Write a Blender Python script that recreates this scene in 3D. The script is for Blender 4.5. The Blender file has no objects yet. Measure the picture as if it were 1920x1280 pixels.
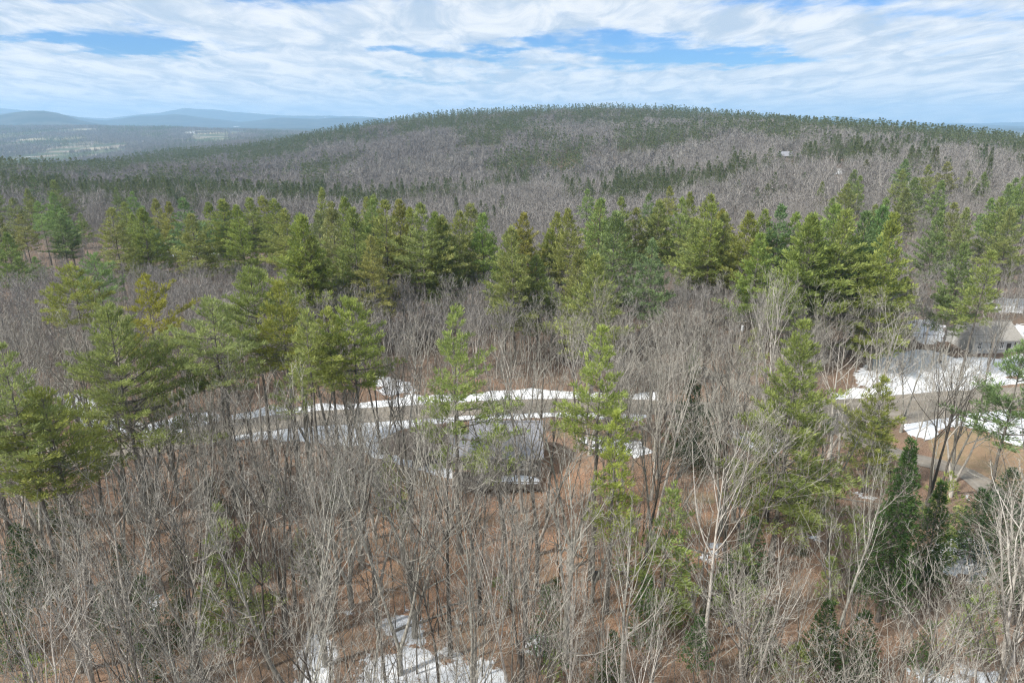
import bpy, math, random
import numpy as np
from mathutils import Vector, Matrix

S = bpy.context.scene
COL = S.collection
R = math.radians

# ------------------------------------------------------------------ camera, sky, sun, exposure
CAM_Z, PITCH, F = 50.0, R(18.0), 1280.0
cam_d = bpy.data.cameras.new('camera')
cam = bpy.data.objects.new('camera', cam_d); COL.objects.link(cam)
cam.location = (0, 0, CAM_Z); cam.rotation_euler = (R(90) - PITCH, 0, 0)
cam_d.sensor_width = 36; cam_d.lens = 24.0; cam_d.clip_start = 0.5; cam_d.clip_end = 80000
S.camera = cam
S.view_settings.view_transform = 'Standard'; S.view_settings.look = 'None'
S.view_settings.exposure = 0.62; S.view_settings.gamma = 1.0
S.render.engine = 'CYCLES'
cy = S.cycles
cy.max_bounces = 5; cy.diffuse_bounces = 2; cy.glossy_bounces = 1; cy.transmission_bounces = 2
cy.transparent_max_bounces = 4; cy.volume_bounces = 2
cy.use_adaptive_sampling = True; cy.adaptive_threshold = 0.02
cy.caustics_reflective = False; cy.caustics_refractive = False
cy.pixel_filter_type = 'BLACKMAN_HARRIS'; cy.filter_width = 1.25
cy.use_denoising = True; cy.denoiser = 'OPENIMAGEDENOISE'; cy.denoising_input_passes = 'RGB_ALBEDO_NORMAL'; cy.denoising_prefilter = 'NONE'
S.render.use_persistent_data = False

SUN_EL, SUN_AZ = R(46), R(243)          # azimuth clockwise from +Y: behind the camera, to its left
sd = bpy.data.lights.new('sun', 'SUN'); so = bpy.data.objects.new('sun', sd); COL.objects.link(so)
sd.energy = 4.2; sd.angle = R(5); sd.color = (1.0, 0.955, 0.88)
tosun = Vector((math.sin(SUN_AZ) * math.cos(SUN_EL), math.cos(SUN_AZ) * math.cos(SUN_EL), math.sin(SUN_EL)))
so.rotation_euler = tosun.to_track_quat('Z', 'Y').to_euler()

class NT:
    """small wrapper to wire node trees"""
    def __init__(s, tree): s.t = tree; s.n = tree.nodes; s.l = tree.links
    def new(s, kind, **kw):
        nd = s.n.new(kind)
        for k, v in kw.items(): setattr(nd, k, v)
        return nd
    def put(s, sock, v):
        if isinstance(v, bpy.types.NodeSocket): s.l.new(v, sock)
        elif v is not None: sock.default_value = v
    def math(s, op, a, b=None, c=None, clamp=False):
        nd = s.new('ShaderNodeMath', operation=op); nd.use_clamp = clamp
        for i, v in enumerate((a, b, c)):
            if v is not None: s.put(nd.inputs[i], v)
        return nd.outputs[0]
    def vmath(s, op, a, b=None):
        nd = s.new('ShaderNodeVectorMath', operation=op)
        s.put(nd.inputs[0], a)
        if b is not None: s.put(nd.inputs[1], b)
        return nd.outputs[0]
    def noise(s, vec, scale, detail=4, rough=.55, dist=0.0, out=0):
        nd = s.new('ShaderNodeTexNoise'); s.put(nd.inputs['Vector'], vec)
        nd.inputs['Scale'].default_value = scale; nd.inputs['Detail'].default_value = detail
        nd.inputs['Roughness'].default_value = rough; nd.inputs['Distortion'].default_value = dist
        return nd.outputs[out]
    def ramp(s, fac, a, b, lo=0.0, hi=1.0):
        nd = s.new('ShaderNodeMapRange', interpolation_type='SMOOTHSTEP')
        s.put(nd.inputs[0], fac); nd.inputs[1].default_value = a; nd.inputs[2].default_value = b
        nd.inputs[3].default_value = lo; nd.inputs[4].default_value = hi
        return nd.outputs[0]
    def mix(s, fac, a, b, blend='MIX'):
        nd = s.new('ShaderNodeMix', data_type='RGBA', blend_type=blend)
        s.put(nd.inputs[0], fac)
        for i, v in ((6, a), (7, b)):
            s.put(nd.inputs[i], (*v, 1) if isinstance(v, tuple) and len(v) == 3 else v)
        return nd.outputs[2]
    def attr(s, name, out='Fac', kind='GEOMETRY'):
        nd = s.new('ShaderNodeAttribute', attribute_name=name, attribute_type=kind); return nd.outputs[out]

W = bpy.data.worlds.new('World'); S.world = W; W.use_nodes = True
w = NT(W.node_tree); w.n.clear()
sky = w.new('ShaderNodeTexSky', sky_type='NISHITA'); sky.sun_disc = False
sky.sun_elevation = SUN_EL; sky.sun_rotation = SUN_AZ; sky.air_density = 1.0; sky.dust_density = 0.6; sky.ozone_density = 2.0
geo = w.new('ShaderNodeTexCoord').outputs['Generated']
sep = w.new('ShaderNodeSeparateXYZ'); w.put(sep.inputs[0], geo)
dx, dy, dz = sep.outputs
den = w.math('ADD', w.math('MAXIMUM', dz, 0.0), 0.09)
comb = w.new('ShaderNodeCombineXYZ'); w.put(comb.inputs[0], w.math('DIVIDE', dx, den)); w.put(comb.inputs[1], w.math('DIVIDE', dy, den))
P = comb.outputs[0]                                       # a point on a flat cloud layer
ady = w.math('MAXIMUM', dy, 0.05)
U = w.math('DIVIDE', dx, ady); V = w.math('DIVIDE', dz, ady)
wn = w.new('ShaderNodeSeparateXYZ'); w.put(wn.inputs[0], w.noise(P, 1.5, 6, .62, 0, 1))
Uw = w.math('ADD', U, w.math('MULTIPLY', w.math('SUBTRACT', wn.outputs[0], .5), 0.5))
Vw = w.math('ADD', V, w.math('MULTIPLY', w.math('SUBTRACT', wn.outputs[1], .5), 0.055))
# openings in the cloud layer: (pixel x, pixel y, half width, half height, strength) turned into directions
gaps = None
for gx, gy, sx, sy, a in ((200, 82, 150, 16, .9), (310, 98, 100, 14, .8), (850, 103, 120, 13, 1.0), (1110, 78, 110, 14, .8), (1250, 105, 190, 17, .95), (1340, 118, 120, 12, .7),
                          (585, 6, 190, 14, .8), (1480, 8, 220, 14, .65), (90, 70, 120, 12, .6), (350, 182, 150, 9, .6), (820, 150, 160, 9, .45), (1800, 40, 140, 16, .45), (110, 10, 120, 10, .5), (1090, 130, 170, 9, .4), (620, 165, 200, 7, .35), (60,178,120,8,.35)):
    uu = w.math('DIVIDE', w.math('SUBTRACT', Uw, (gx - 960) / 1346), sx / 1346)
    vv = w.math('DIVIDE', w.math('SUBTRACT', Vw, (224 - gy) / 1415), sy / 1415)
    g = w.math('MULTIPLY', w.math('POWER', 2.718, w.math('MULTIPLY', w.math('ADD', w.math('MULTIPLY', uu, uu), w.math('MULTIPLY', vv, vv)), -1.0)), a)
    gaps = g if gaps is None else w.math('ADD', gaps, g)
mapn = w.new('ShaderNodeMapping'); w.put(mapn.inputs[0], P); mapn.inputs['Rotation'].default_value = (0, 0, .35); mapn.inputs['Scale'].default_value = (1.35, .62, 1)
wisp = w.noise(mapn.outputs[0], 2.6, 8, .60, .35)
big = w.noise(P, .35, 4, .5, .3)
cover = w.math('SUBTRACT', w.math('ADD', w.math('MULTIPLY', wisp, 1.0), w.math('MULTIPLY', big, .55)), w.math('MULTIPLY', gaps, .62))
cover = w.math('ADD', cover, w.ramp(dz, 0.0, .055, .38, 0.0))
cloud = w.ramp(cover, .20, .74)
shade_n = w.noise(mapn.outputs[0], 2.3, 8, .62, .6)
ccol = w.mix(w.ramp(shade_n, .34, .64), (.36, .44, .54), (.62, .64, .665))
bgc = w.new('ShaderNodeBackground'); w.put(bgc.inputs[0], ccol); bgc.inputs[1].default_value = 1.0
bgs = w.new('ShaderNodeBackground')
w.put(bgs.inputs[0], w.mix(1.0, sky.outputs[0], (.40, .72, 1.2), 'MULTIPLY')); bgs.inputs[1].default_value = 0.08
mx = w.new('ShaderNodeMixShader'); w.put(mx.inputs[0], cloud); w.l.new(bgs.outputs[0], mx.inputs[1]); w.l.new(bgc.outputs[0], mx.inputs[2])
wo = w.new('ShaderNodeOutputWorld'); w.l.new(mx.outputs[0], wo.inputs[0])
W.cycles.sampling_method = 'MANUAL'; W.cycles.sample_map_resolution = 512

# ------------------------------------------------------------------ tagging
def tag(o, label, cat=None, group=None, kind=None):
    o['label'] = label
    if cat: o['category'] = cat
    if group: o['group'] = group
    if kind: o['kind'] = kind
    return o
def link(o, parent=None):
    COL.objects.link(o)
    if parent is not None: o.parent = parent
    return o
def empty(name, loc, rz=0.0, sc=1.0):
    o = bpy.data.objects.new(name, None); o.empty_display_size = .3
    o.location = loc; o.rotation_euler = (0, 0, rz); o.scale = (sc, sc, sc) if not isinstance(sc, tuple) else sc
    return link(o)

# ------------------------------------------------------------------ numpy noise and terrain
def _hash(ix, iy, s):
    h = (ix.astype(np.int64) * 374761393 + iy.astype(np.int64) * 668265263 + s * 1442695041) & 0x7fffffff
    h = ((h ^ (h >> 13)) * 1274126177) & 0x7fffffff
    return ((h ^ (h >> 16)) & 0xffff) / 65535.0
def vnoise(x, y, s=0):
    x = np.asarray(x, float); y = np.asarray(y, float)
    ix, iy = np.floor(x), np.floor(y); fx, fy = x - ix, y - iy
    fx = fx * fx * (3 - 2 * fx); fy = fy * fy * (3 - 2 * fy)
    a, b, c, d = _hash(ix, iy, s), _hash(ix + 1, iy, s), _hash(ix, iy + 1, s), _hash(ix + 1, iy + 1, s)
    return (a * (1 - fx) + b * fx) * (1 - fy) + (c * (1 - fx) + d * fx) * fy
def fbm(x, y, s=0, o=4):
    v, a, t = 0, 1.0, 0
    for i in range(o):
        v = v + a * vnoise(x * 2 ** i, y * 2 ** i, s + i * 17); t += a; a *= .5
    return v / t - .5

CX = np.array([-1400, -500, 0, 150, 300, 450, 620, 800, 1000, 1200, 1400, 1600, 1750, 1920, 2400, 3200.])
YK = np.array([-200, 100, 200, 300, 420, 600, 850, 1150, 1500, 2000, 2600, 3400, 5000, 6500, 8500, 12500, 17000, 26000.])
ZT = np.array([
 # -1400 -500    0   150  300  450  620  800 1000 1200 1400 1600 1750 1920 2400 3200
 [0, 0, 0, 0, 0, 0, 0, 0, 0, 0, 0, 0, 0, 0, 0, 0],
 [0, 0, 0, 0, 0, 0, 0, 0, 0, 0, 0, 0, 0, 0, 0, 0],
 [0, 0, 0, 0, 0, 0, -1, -1, -1, -1, 0, 2, 3, 3, 3, 3],
 [-1, -1, -1, -2, -2, -3, -7, -8, -8, -7, -3, 4, 6, 5, 4, 4],
 [-6, -6, -6, -8, -8, -10, -14, -15, -14, -10, 3, 11, 10, 6, 2, 0],
 [-16, -16, -16, -22, -20, -20, -22, -20, -16, -6, 12, 17, 14, 8, 0, -10],
 [-28, -28, -28, -32, -28, -26, -20, -12, -5, 8, 21, 19, 14, 5, -8, -30],
 [-50, -50, -46, -42, -38, -30, -12, 6, 19, 26, 28, 14, 4, -4, -30, -60],
 [-80, -80, -74, -62, -44, -30, 4, 33, 52, 53, 31, 4, -10, -24, -60, -80],
 [-105, -105, -102, -92, -66, -48, -22, 5, 18, 10, -10, -25, -40, -60, -90, -90],
 [-110, -110, -108, -100, -74, -44, -30, -20, -20, -30, -50, -70, -90, -90, -100, -100],
 [-90, -90, -86, -80, -70, -58, -50, -60, -60, -70, -80, -90, -100, -100, -110, -110],
 [-30, -30, -22, -14, -20, -34, -60, -80, -80, -80, -90, -110, -120, -130, -130, -130],
 [40, 60, 30, 10, -30, -60, -70, -80, -80, -80, -90, -110, -120, -130, -130, -130],
 [150, 160, 172, 110, -10, -40, -60, -60, -40, -40, 20, 20, -20, -60, -60, -60],
 [60, 60, 40, 80, 30, 90, 40, 60, 20, 20, 60, 30, -20, -50, -20, 0],
 [190, 220, 260, 190, 190, 270, 150, 80, 60, 60, 110, 150, 90, 0, 40, 60],
 [60, 60, 60, 60, 60, 60, 60, 60, 60, 60, 60, 60, 60, 60, 60, 60]], float)
def _cr(p0, p1, p2, p3, t):
    return p1 + .5 * t * (p2 - p0 + t * (2 * p0 - 5 * p1 + 4 * p2 - p3 + t * (3 * (p1 - p2) + p3 - p0)))
def _tab(c, Y):
    c = np.clip(c, CX[0], CX[-1] - 1e-3); Y = np.clip(Y, YK[0], YK[-1] - 1e-3)
    i = np.clip(np.searchsorted(CX, c, 'right') - 1, 0, len(CX) - 2); tc = (c - CX[i]) / (CX[i + 1] - CX[i])
    j = np.clip(np.searchsorted(YK, Y, 'right') - 1, 0, len(YK) - 2); tj = (Y - YK[j]) / (YK[j + 1] - YK[j])
    ii = [np.clip(i + k, 0, len(CX) - 1) for k in (-1, 0, 1, 2)]; jj = [np.clip(j + k, 0, len(YK) - 1) for k in (-1, 0, 1, 2)]
    rows = [_cr(*(ZT[jn, k] for k in ii), tc) for jn in jj]
    # damp overshoot of the uneven spacing by blending with the linear value
    cr = _cr(*rows, tj); lin = rows[1] * (1 - tj) + rows[2] * tj
    s = tj * tj * (3 - 2 * tj); sm = rows[1] * (1 - s) + rows[2] * s
    return .35 * cr + .35 * lin + .3 * sm
ROADS_W = []            # filled below: centre lines in world space
def ridge_dist(c): return np.interp(c, [400, 620, 1200, 1300, 1400, 1500, 1600, 1700, 1920], [1200, 1400, 1400, 1340, 1200, 1050, 950, 900, 850])
def zbase(x, y):
    x = np.asarray(x, float); y = np.asarray(y, float)
    c = 960 + 1346 * x / np.maximum(y, 60.)
    z = _tab(c, y)
    d = np.maximum(y, 1.)
    f = np.clip((d - 220) / 500, 0, 1)
    z = z + fbm(x / 240, y / 240, 3, 3) * 14 * f * np.clip((6000 - d) / 3000, .15, 1)
    z = z + fbm(x / 110, y / 110, 13, 3) * 22 * f * np.clip((ridge_dist(c) - d) / 250, 0, 1)
    g = np.clip((d - 3500) / 6000, 0, 1)
    back = np.clip((d - 5200) / 1300, 0, 1); base = -60 - 20 * np.clip((d - 12000) / 4000, 0, 1)
    z = z * (1 - back) + base * back
    for d0, wd_, cs, ys_, am in RIDGES:
        zt_ = 50 + (224 - np.interp(c, cs, ys_)) * d0 / 1415.
        dd = (d - d0 - 900 * fbm(x / 2500, 0 * x, int(d0), 2)) / wd_
        z = z + (zt_ - base + am * fbm(x / (d0 * .06), 0 * x, int(d0) + 7, 4)) * np.exp(-dd * dd) * (1 + .25 * fbm(x / 700, y / 1200, 19, 4))
    return z
RIDGES = [(7600., 800., [-300, 0, 30, 70, 110, 150, 210, 300, 620, 2400], [232, 216, 210, 205, 212, 226, 236, 239, 240, 243], 20),
          (11500., 1300., [-300, 0, 60, 110, 200, 260, 330, 450, 520, 600, 700, 800, 1300, 1380, 1500, 1600, 1750, 1920, 2400], [216, 215, 208, 213, 226, 217, 214, 229, 219, 223, 222, 232, 232, 223, 227, 224, 233, 238, 240], 60),
          (16500., 1300., [-300, 0, 80, 120, 200, 300, 350, 400, 450, 540, 640, 740, 800, 1200, 1370, 1430, 1520, 1560, 1650, 1750, 1920, 2400], [206, 203, 213, 217, 222, 212, 203, 205, 212, 217, 218, 223, 227, 224, 214, 217, 222, 218, 225, 231, 231, 228], 60)]
def dist_lines(x, y, lines):
    x = np.asarray(x, float); y = np.asarray(y, float)
    best = np.full(np.broadcast(x, y).shape, 1e9)
    for ln in lines:
        for (ax, ay), (bx, by) in zip(ln[:-1], ln[1:]):
            vx, vy = bx - ax, by - ay; L = vx * vx + vy * vy + 1e-9
            t = np.clip(((x - ax) * vx + (y - ay) * vy) / L, 0, 1)
            best = np.minimum(best, np.hypot(x - ax - t * vx, y - ay - t * vy))
    return best
FLAT = []               # (x, y, r) level spots under buildings
def zt(x, y):
    z = zbase(x, y)
    y = np.asarray(y, float); x = np.asarray(x, float)
    m = np.clip((300 - y) / 120, 0, 1)
    if ROADS_W: m = m * np.clip((dist_lines(x, y, ROADS_W) - 3.6) / 3.0, 0, 1)
    for fx, fy, fr in FLAT: m = m * np.clip((np.hypot(x - fx, y - fy) - fr) / 4., 0, 1)
    return z + m * (fbm(x / 9, y / 9, 41, 4) * 1.5 + .15)
def ground_at(px, py, zf=zt):
    """ground point seen at photograph pixel (px, py)"""
    a = (py - 640) / F; b = (px - 960) / F
    dyy = math.cos(PITCH) - a * math.sin(PITCH); dzz = -math.sin(PITCH) - a * math.cos(PITCH)
    ts = np.concatenate([np.linspace(20, 400, 1600), np.geomspace(401, 9000, 2500)])
    X, Y, Z = b * ts, dyy * ts, CAM_Z + dzz * ts
    hit = np.nonzero(Z <= zf(X, Y))[0]
    k = hit[0] if len(hit) else len(ts) - 1
    return float(X[k]), float(Y[k])
_CO, _SI = math.cos(PITCH), math.sin(PITCH)
def proj(x, y, z):
    dep = y * _CO + (CAM_Z - z) * _SI
    return 960 + F * x / dep, 640 + F * ((CAM_Z - z) * _CO - y * _SI) / dep
def spot_by_top(px, py, H):
    """where a tree of height H stands whose top shows at (px, py)"""
    ts = np.concatenate([np.linspace(25, 400, 1500), np.geomspace(401, 3000, 900)])
    y = ts; x = np.zeros_like(y)
    for _ in range(2):
        z = zt(x, y) + H
        dep = y * _CO + (CAM_Z - z) * _SI; x = (px - 960) / F * dep
    yy = 640 + F * ((CAM_Z - z) * _CO - y * _SI) / dep
    hit = np.nonzero(yy <= py)[0]
    k = hit[0] if len(hit) else len(ts) - 1
    return float(x[k]), float(y[k])

def g_poly(pts): return [ground_at(px, py, zbase) for px, py in pts]
MAIN = g_poly([(-260, 905), (0, 880), (150, 858), (300, 835), (420, 806), (560, 788), (700, 778), (800, 772), (900, 765), (1050, 761), (1200, 764), (1350, 770), (1480, 772), (1580, 770), (1680, 765), (1800, 754), (1920, 742), (2100, 722), (2400, 700)])
SIDE = g_poly([(1560, 785), (1600, 815), (1650, 842), (1720, 862), (1790, 880), (1835, 903), (1870, 935), (1930, 985)])
UPPER = g_poly([(1360, 712), (1310, 697), (1250, 688), (1180, 684), (1100, 690)])
BRANCH = g_poly([(1500, 764), (1440, 742), (1380, 722), (1340, 706)])
def smooth_line(pts, n=8):
    out = []
    P_ = [pts[0]] + list(pts) + [pts[-1]]
    for i in range(1, len(P_) - 2):
        for k in range(n):
            t = k / n
            out.append(tuple(_cr(P_[i - 1][a], P_[i][a], P_[i + 1][a], P_[i + 2][a], t) for a in (0, 1)))
    out.append(tuple(pts[-1])); return out
MAIN, SIDE, UPPER, BRANCH = (smooth_line(l) for l in (MAIN, SIDE, UPPER, BRANCH))
ROADS_W[:] = [MAIN[::4] + [MAIN[-1]], SIDE[::4] + [SIDE[-1]], UPPER[::4] + [UPPER[-1]], BRANCH[::4] + [BRANCH[-1]]]
HA = (-1.6, 94.3); HB = (103.0, 147.0)
FLAT += [(-6.5, 93, 4.5), (1.5, 93, 5.5), (-12, 94, 3), (HB[0], HB[1], 8)]

def in_poly(x, y, poly):
    ins = np.zeros(x.shape, bool); n = len(poly)
    for i in range(n):
        x1, y1 = poly[i]; x2, y2 = poly[(i + 1) % n]
        c = ((y1 > y) != (y2 > y)) & (x < (x2 - x1) * (y - y1) / ((y2 - y1) or 1e-9) + x1)
        ins ^= c
    return ins
SNOW = [g_poly(p) for p in (
 [(455, 778), (560, 765), (700, 756), (900, 745), (1050, 742), (1120, 744), (1120, 755), (1050, 754), (900, 758), (700, 768), (560, 778), (455, 790)],
 [(430, 818), (510, 800), (640, 790), (770, 782), (900, 776), (1100, 772), (1220, 778), (1200, 792), (1050, 786), (900, 788), (800, 796), (755, 806), (718, 826), (700, 838), (640, 833), (560, 826), (470, 820)],
 [(680, 838), (715, 836), (712, 846), (740, 860), (800, 868), (850, 882), (850, 900), (790, 884), (720, 868), (690, 856)],
 [(1075, 824), (1130, 820), (1200, 828), (1230, 850), (1190, 862), (1120, 848)],
 [(1370, 812), (1440, 812), (1480, 830), (1450, 856), (1390, 852)],
 [(1690, 796), (1760, 776), (1870, 760), (1925, 775), (1960, 850), (1890, 836), (1850, 812), (1800, 802), (1762, 806), (1760, 826), (1735, 828), (1700, 820)],
 [(1600, 700), (1640, 666), (1730, 655), (1790, 668), (1880, 672), (1930, 655), (1960, 700), (1860, 717), (1760, 730), (1640, 737), (1605, 728)],
 [(1690, 600), (1760, 596), (1790, 640), (1720, 650)], [(1870, 612), (1960, 606), (1960, 652), (1890, 645)],
 [(1560, 742), (1700, 735), (1860, 722), (1860, 730), (1700, 744), (1560, 751)],
 [(560, 1200), (600, 1190), (640, 1230), (620, 1300), (560, 1290)], [(640, 1143), (665, 1140), (665, 1175), (638, 1170)],
 [(705, 1160), (760, 1150), (800, 1175), (812, 1210), (740, 1210), (710, 1190)],
 [(660, 1262), (700, 1235), (790, 1218), (840, 1235), (905, 1238), (960, 1262), (940, 1330), (680, 1330)],
 [(258, 1128), (300, 1120), (310, 1145), (262, 1150)], [(0, 1195), (26, 1190), (24, 1215), (0, 1222)],
 [(1320, 1032), (1365, 1036), (1370, 1056), (1325, 1050)], [(1745, 1015), (1830, 1000), (1870, 1040), (1850, 1085), (1770, 1080), (1740, 1050)],
 [(1500, 995), (1560, 1010), (1540, 1024), (1505, 1012)], [(1595, 915), (1650, 930), (1640, 946), (1600, 934)],
 [(1700, 1245), (1860, 1240), (1920, 1260), (1900, 1300), (1710, 1300)],
 [(90, 730), (160, 742), (270, 800), (400, 770), (420, 790), (300, 826), (150, 800)],
 [(700, 700), (770, 712), (790, 742), (720, 745), (698, 730)], [(1255, 680), (1330, 690), (1345, 704), (1250, 694)],
 [(970, 1190), (1050, 1200), (1030, 1240), (980, 1230)], [(490, 1180), (545, 1185), (540, 1205), (490, 1198)],
 [(300, 470), (400, 462), (420, 480), (300, 488)], [(1850, 560), (1960, 560), (1960, 590), (1850, 585)],
)]
HILL_SNOW = [g_poly(p) for p in ([(1524, 316), (1550, 312), (1580, 318), (1590, 324), (1560, 328), (1528, 327)], [(1490, 318), (1512, 316), (1510, 323), (1490, 324)], [(1564, 345), (1582, 348), (1576, 362), (1566, 358)], [(795, 340), (850, 338), (852, 352), (798, 352)], [(330, 392), (352, 392), (350, 402), (326, 402)])]
BARE = [g_poly(p) for p in ([(690, 840), (735, 816), (860, 800), (890, 825), (870, 864), (790, 868), (722, 854)],)]
LAWN = [g_poly(p) for p in ([(1735, 832), (1780, 808), (1860, 818), (1940, 842), (1990, 900), (1900, 925), (1830, 895), (1760, 868)],
                            [(1770, 792), (1830, 790), (1850, 802), (1790, 806)], [(690, 868), (800, 885), (840, 905), (800, 925), (720, 915), (670, 890)],
                            [(1030, 800), (1120, 795), (1190, 815), (1110, 830), (1040, 825)], [(1240, 925), (1340, 925), (1340, 945), (1250, 945)])]

def mesh_from(name, verts, faces, mats=(), smooth=False):
    m = bpy.data.meshes.new(name)
    if isinstance(faces, np.ndarray):
        n, k = faces.shape
        m.vertices.add(len(verts)); m.vertices.foreach_set('co', np.asarray(verts, np.float32).ravel())
        m.loops.add(n * k); m.loops.foreach_set('vertex_index', faces.astype(np.int32).ravel())
        m.polygons.add(n); m.polygons.foreach_set('loop_start', np.arange(0, n * k, k, dtype=np.int32))
        m.update(calc_edges=True); m.validate()
    else:
        m.from_pydata([tuple(v) for v in verts], [], faces); m.update()
    for mt in mats: m.materials.append(mt)
    if smooth: m.polygons.foreach_set('use_smooth', np.ones(len(m.polygons), bool))
    return m
def add_attr(m, name, vals):
    a = m.attributes.new(name, 'FLOAT', 'POINT'); a.data.foreach_set('value', np.asarray(vals, np.float32))

# ------------------------------------------------------------------ materials
def material(name, rough=.9):
    m = bpy.data.materials.new(name); m.use_nodes = True
    nt = NT(m.node_tree); bs = nt.n['Principled BSDF']; bs.inputs['Roughness'].default_value = rough
    bs.inputs['Specular IOR Level'].default_value = .2
    return m, nt, bs
def obj_pos(nt): return nt.new('ShaderNodeTexCoord').outputs['Object']
def world_pos(nt): return nt.new('ShaderNodeNewGeometry').outputs['Position']
def rnd(nt): return nt.new('ShaderNodeObjectInfo').outputs['Random']
def plain(name, col, var=.25, scale=3, rough=.85, bump=0.0):
    m, nt, bs = material(name, rough); p = obj_pos(nt)
    n = nt.noise(p, scale, 6, .6)
    c = nt.mix(nt.ramp(n, .3, .7), tuple(v * (1 - var) for v in col), tuple(min(1, v * (1 + var)) for v in col))
    nt.put(bs.inputs['Base Color'], c)
    if bump:
        b = nt.new('ShaderNodeBump'); b.inputs['Strength'].default_value = bump; nt.put(b.inputs['Height'], n); nt.l.new(b.outputs[0], bs.inputs['Normal'])
    return m
def foliage(name, lo, hi, dry=(.30, .22, .06), tint=1.0):
    m, nt, bs = material(name, .7)
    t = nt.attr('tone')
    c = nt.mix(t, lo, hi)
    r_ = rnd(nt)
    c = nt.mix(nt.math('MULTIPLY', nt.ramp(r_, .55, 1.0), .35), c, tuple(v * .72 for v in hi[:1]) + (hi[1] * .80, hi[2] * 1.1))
    # each thing's own colour (some pines are yellower)
    oc = nt.new('ShaderNodeObjectInfo').outputs['Color']
    c = nt.mix(1.0, c, oc, 'MULTIPLY')
    dn = nt.noise(obj_pos(nt), .35, 3, .6)
    c = nt.mix(nt.math('MULTIPLY', nt.ramp(dn, .62, .78), .22), c, dry)
    nt.put(bs.inputs['Base Color'], c)
    tr = nt.new('ShaderNodeBsdfTranslucent'); nt.put(tr.inputs[0], c)
    ms = nt.new('ShaderNodeMixShader'); ms.inputs[0].default_value = .38
    nt.l.new(bs.outputs[0], ms.inputs[1]); nt.l.new(tr.outputs[0], ms.inputs[2])
    nt.l.new(ms.outputs[0], nt.n['Material Output'].inputs[0])
    return m
def bark(name, a, b, lich=(.33, .35, .28), lf=.35):
    m, nt, bs = material(name, .95); p = obj_pos(nt)
    mp = nt.new('ShaderNodeMapping'); nt.put(mp.inputs[0], p); mp.inputs['Scale'].default_value = (3, 3, .7)
    n = nt.noise(mp.outputs[0], 3.0, 6, .65)
    c = nt.mix(nt.ramp(n, .32, .66), a, b)
    c = nt.mix(nt.math('MULTIPLY', nt.ramp(nt.noise(p, 1.1, 4, .6), .52, .68), lf), c, lich)
    r_ = rnd(nt)
    c = nt.mix(nt.math('MULTIPLY', r_, .45), c, tuple(v * .55 for v in a))
    nt.put(bs.inputs['Base Color'], c)
    return m
M = {}
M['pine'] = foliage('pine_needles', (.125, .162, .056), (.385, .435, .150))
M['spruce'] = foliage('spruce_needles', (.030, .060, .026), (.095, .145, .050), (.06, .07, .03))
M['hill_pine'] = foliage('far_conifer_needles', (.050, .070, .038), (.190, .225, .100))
M['pine_bark'] = bark('pine_bark', (.12, .105, .09), (.25, .23, .20))
M['bare_bark'] = bark('grey_bark', (.16, .15, .13), (.50, .48, .42), (.52, .54, .46), .55)
M['dark_bark'] = bark('dark_bark', (.07, .062, .052), (.20, .18, .155), (.30, .30, .25), .35)  # darker copy of the grey bark: shade of backlit trunks put into the colour
M['pale_bark'] = bark('pale_bark', (.38, .35, .31), (.66, .62, .56), (.30, .28, .26), .4)
M['twig'] = bark('twig_bark', (.19, .172, .147), (.455, .432, .383), (.38, .38, .32), .3)
M['far_twig'] = bark('far_twig_bark', (.195, .183, .174), (.335, .315, .298), (.32, .30, .28), .4)
M['brush'] = bark('brush_twigs', (.13, .10, .08), (.30, .245, .20), (.36, .30, .24), .4)

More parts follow.
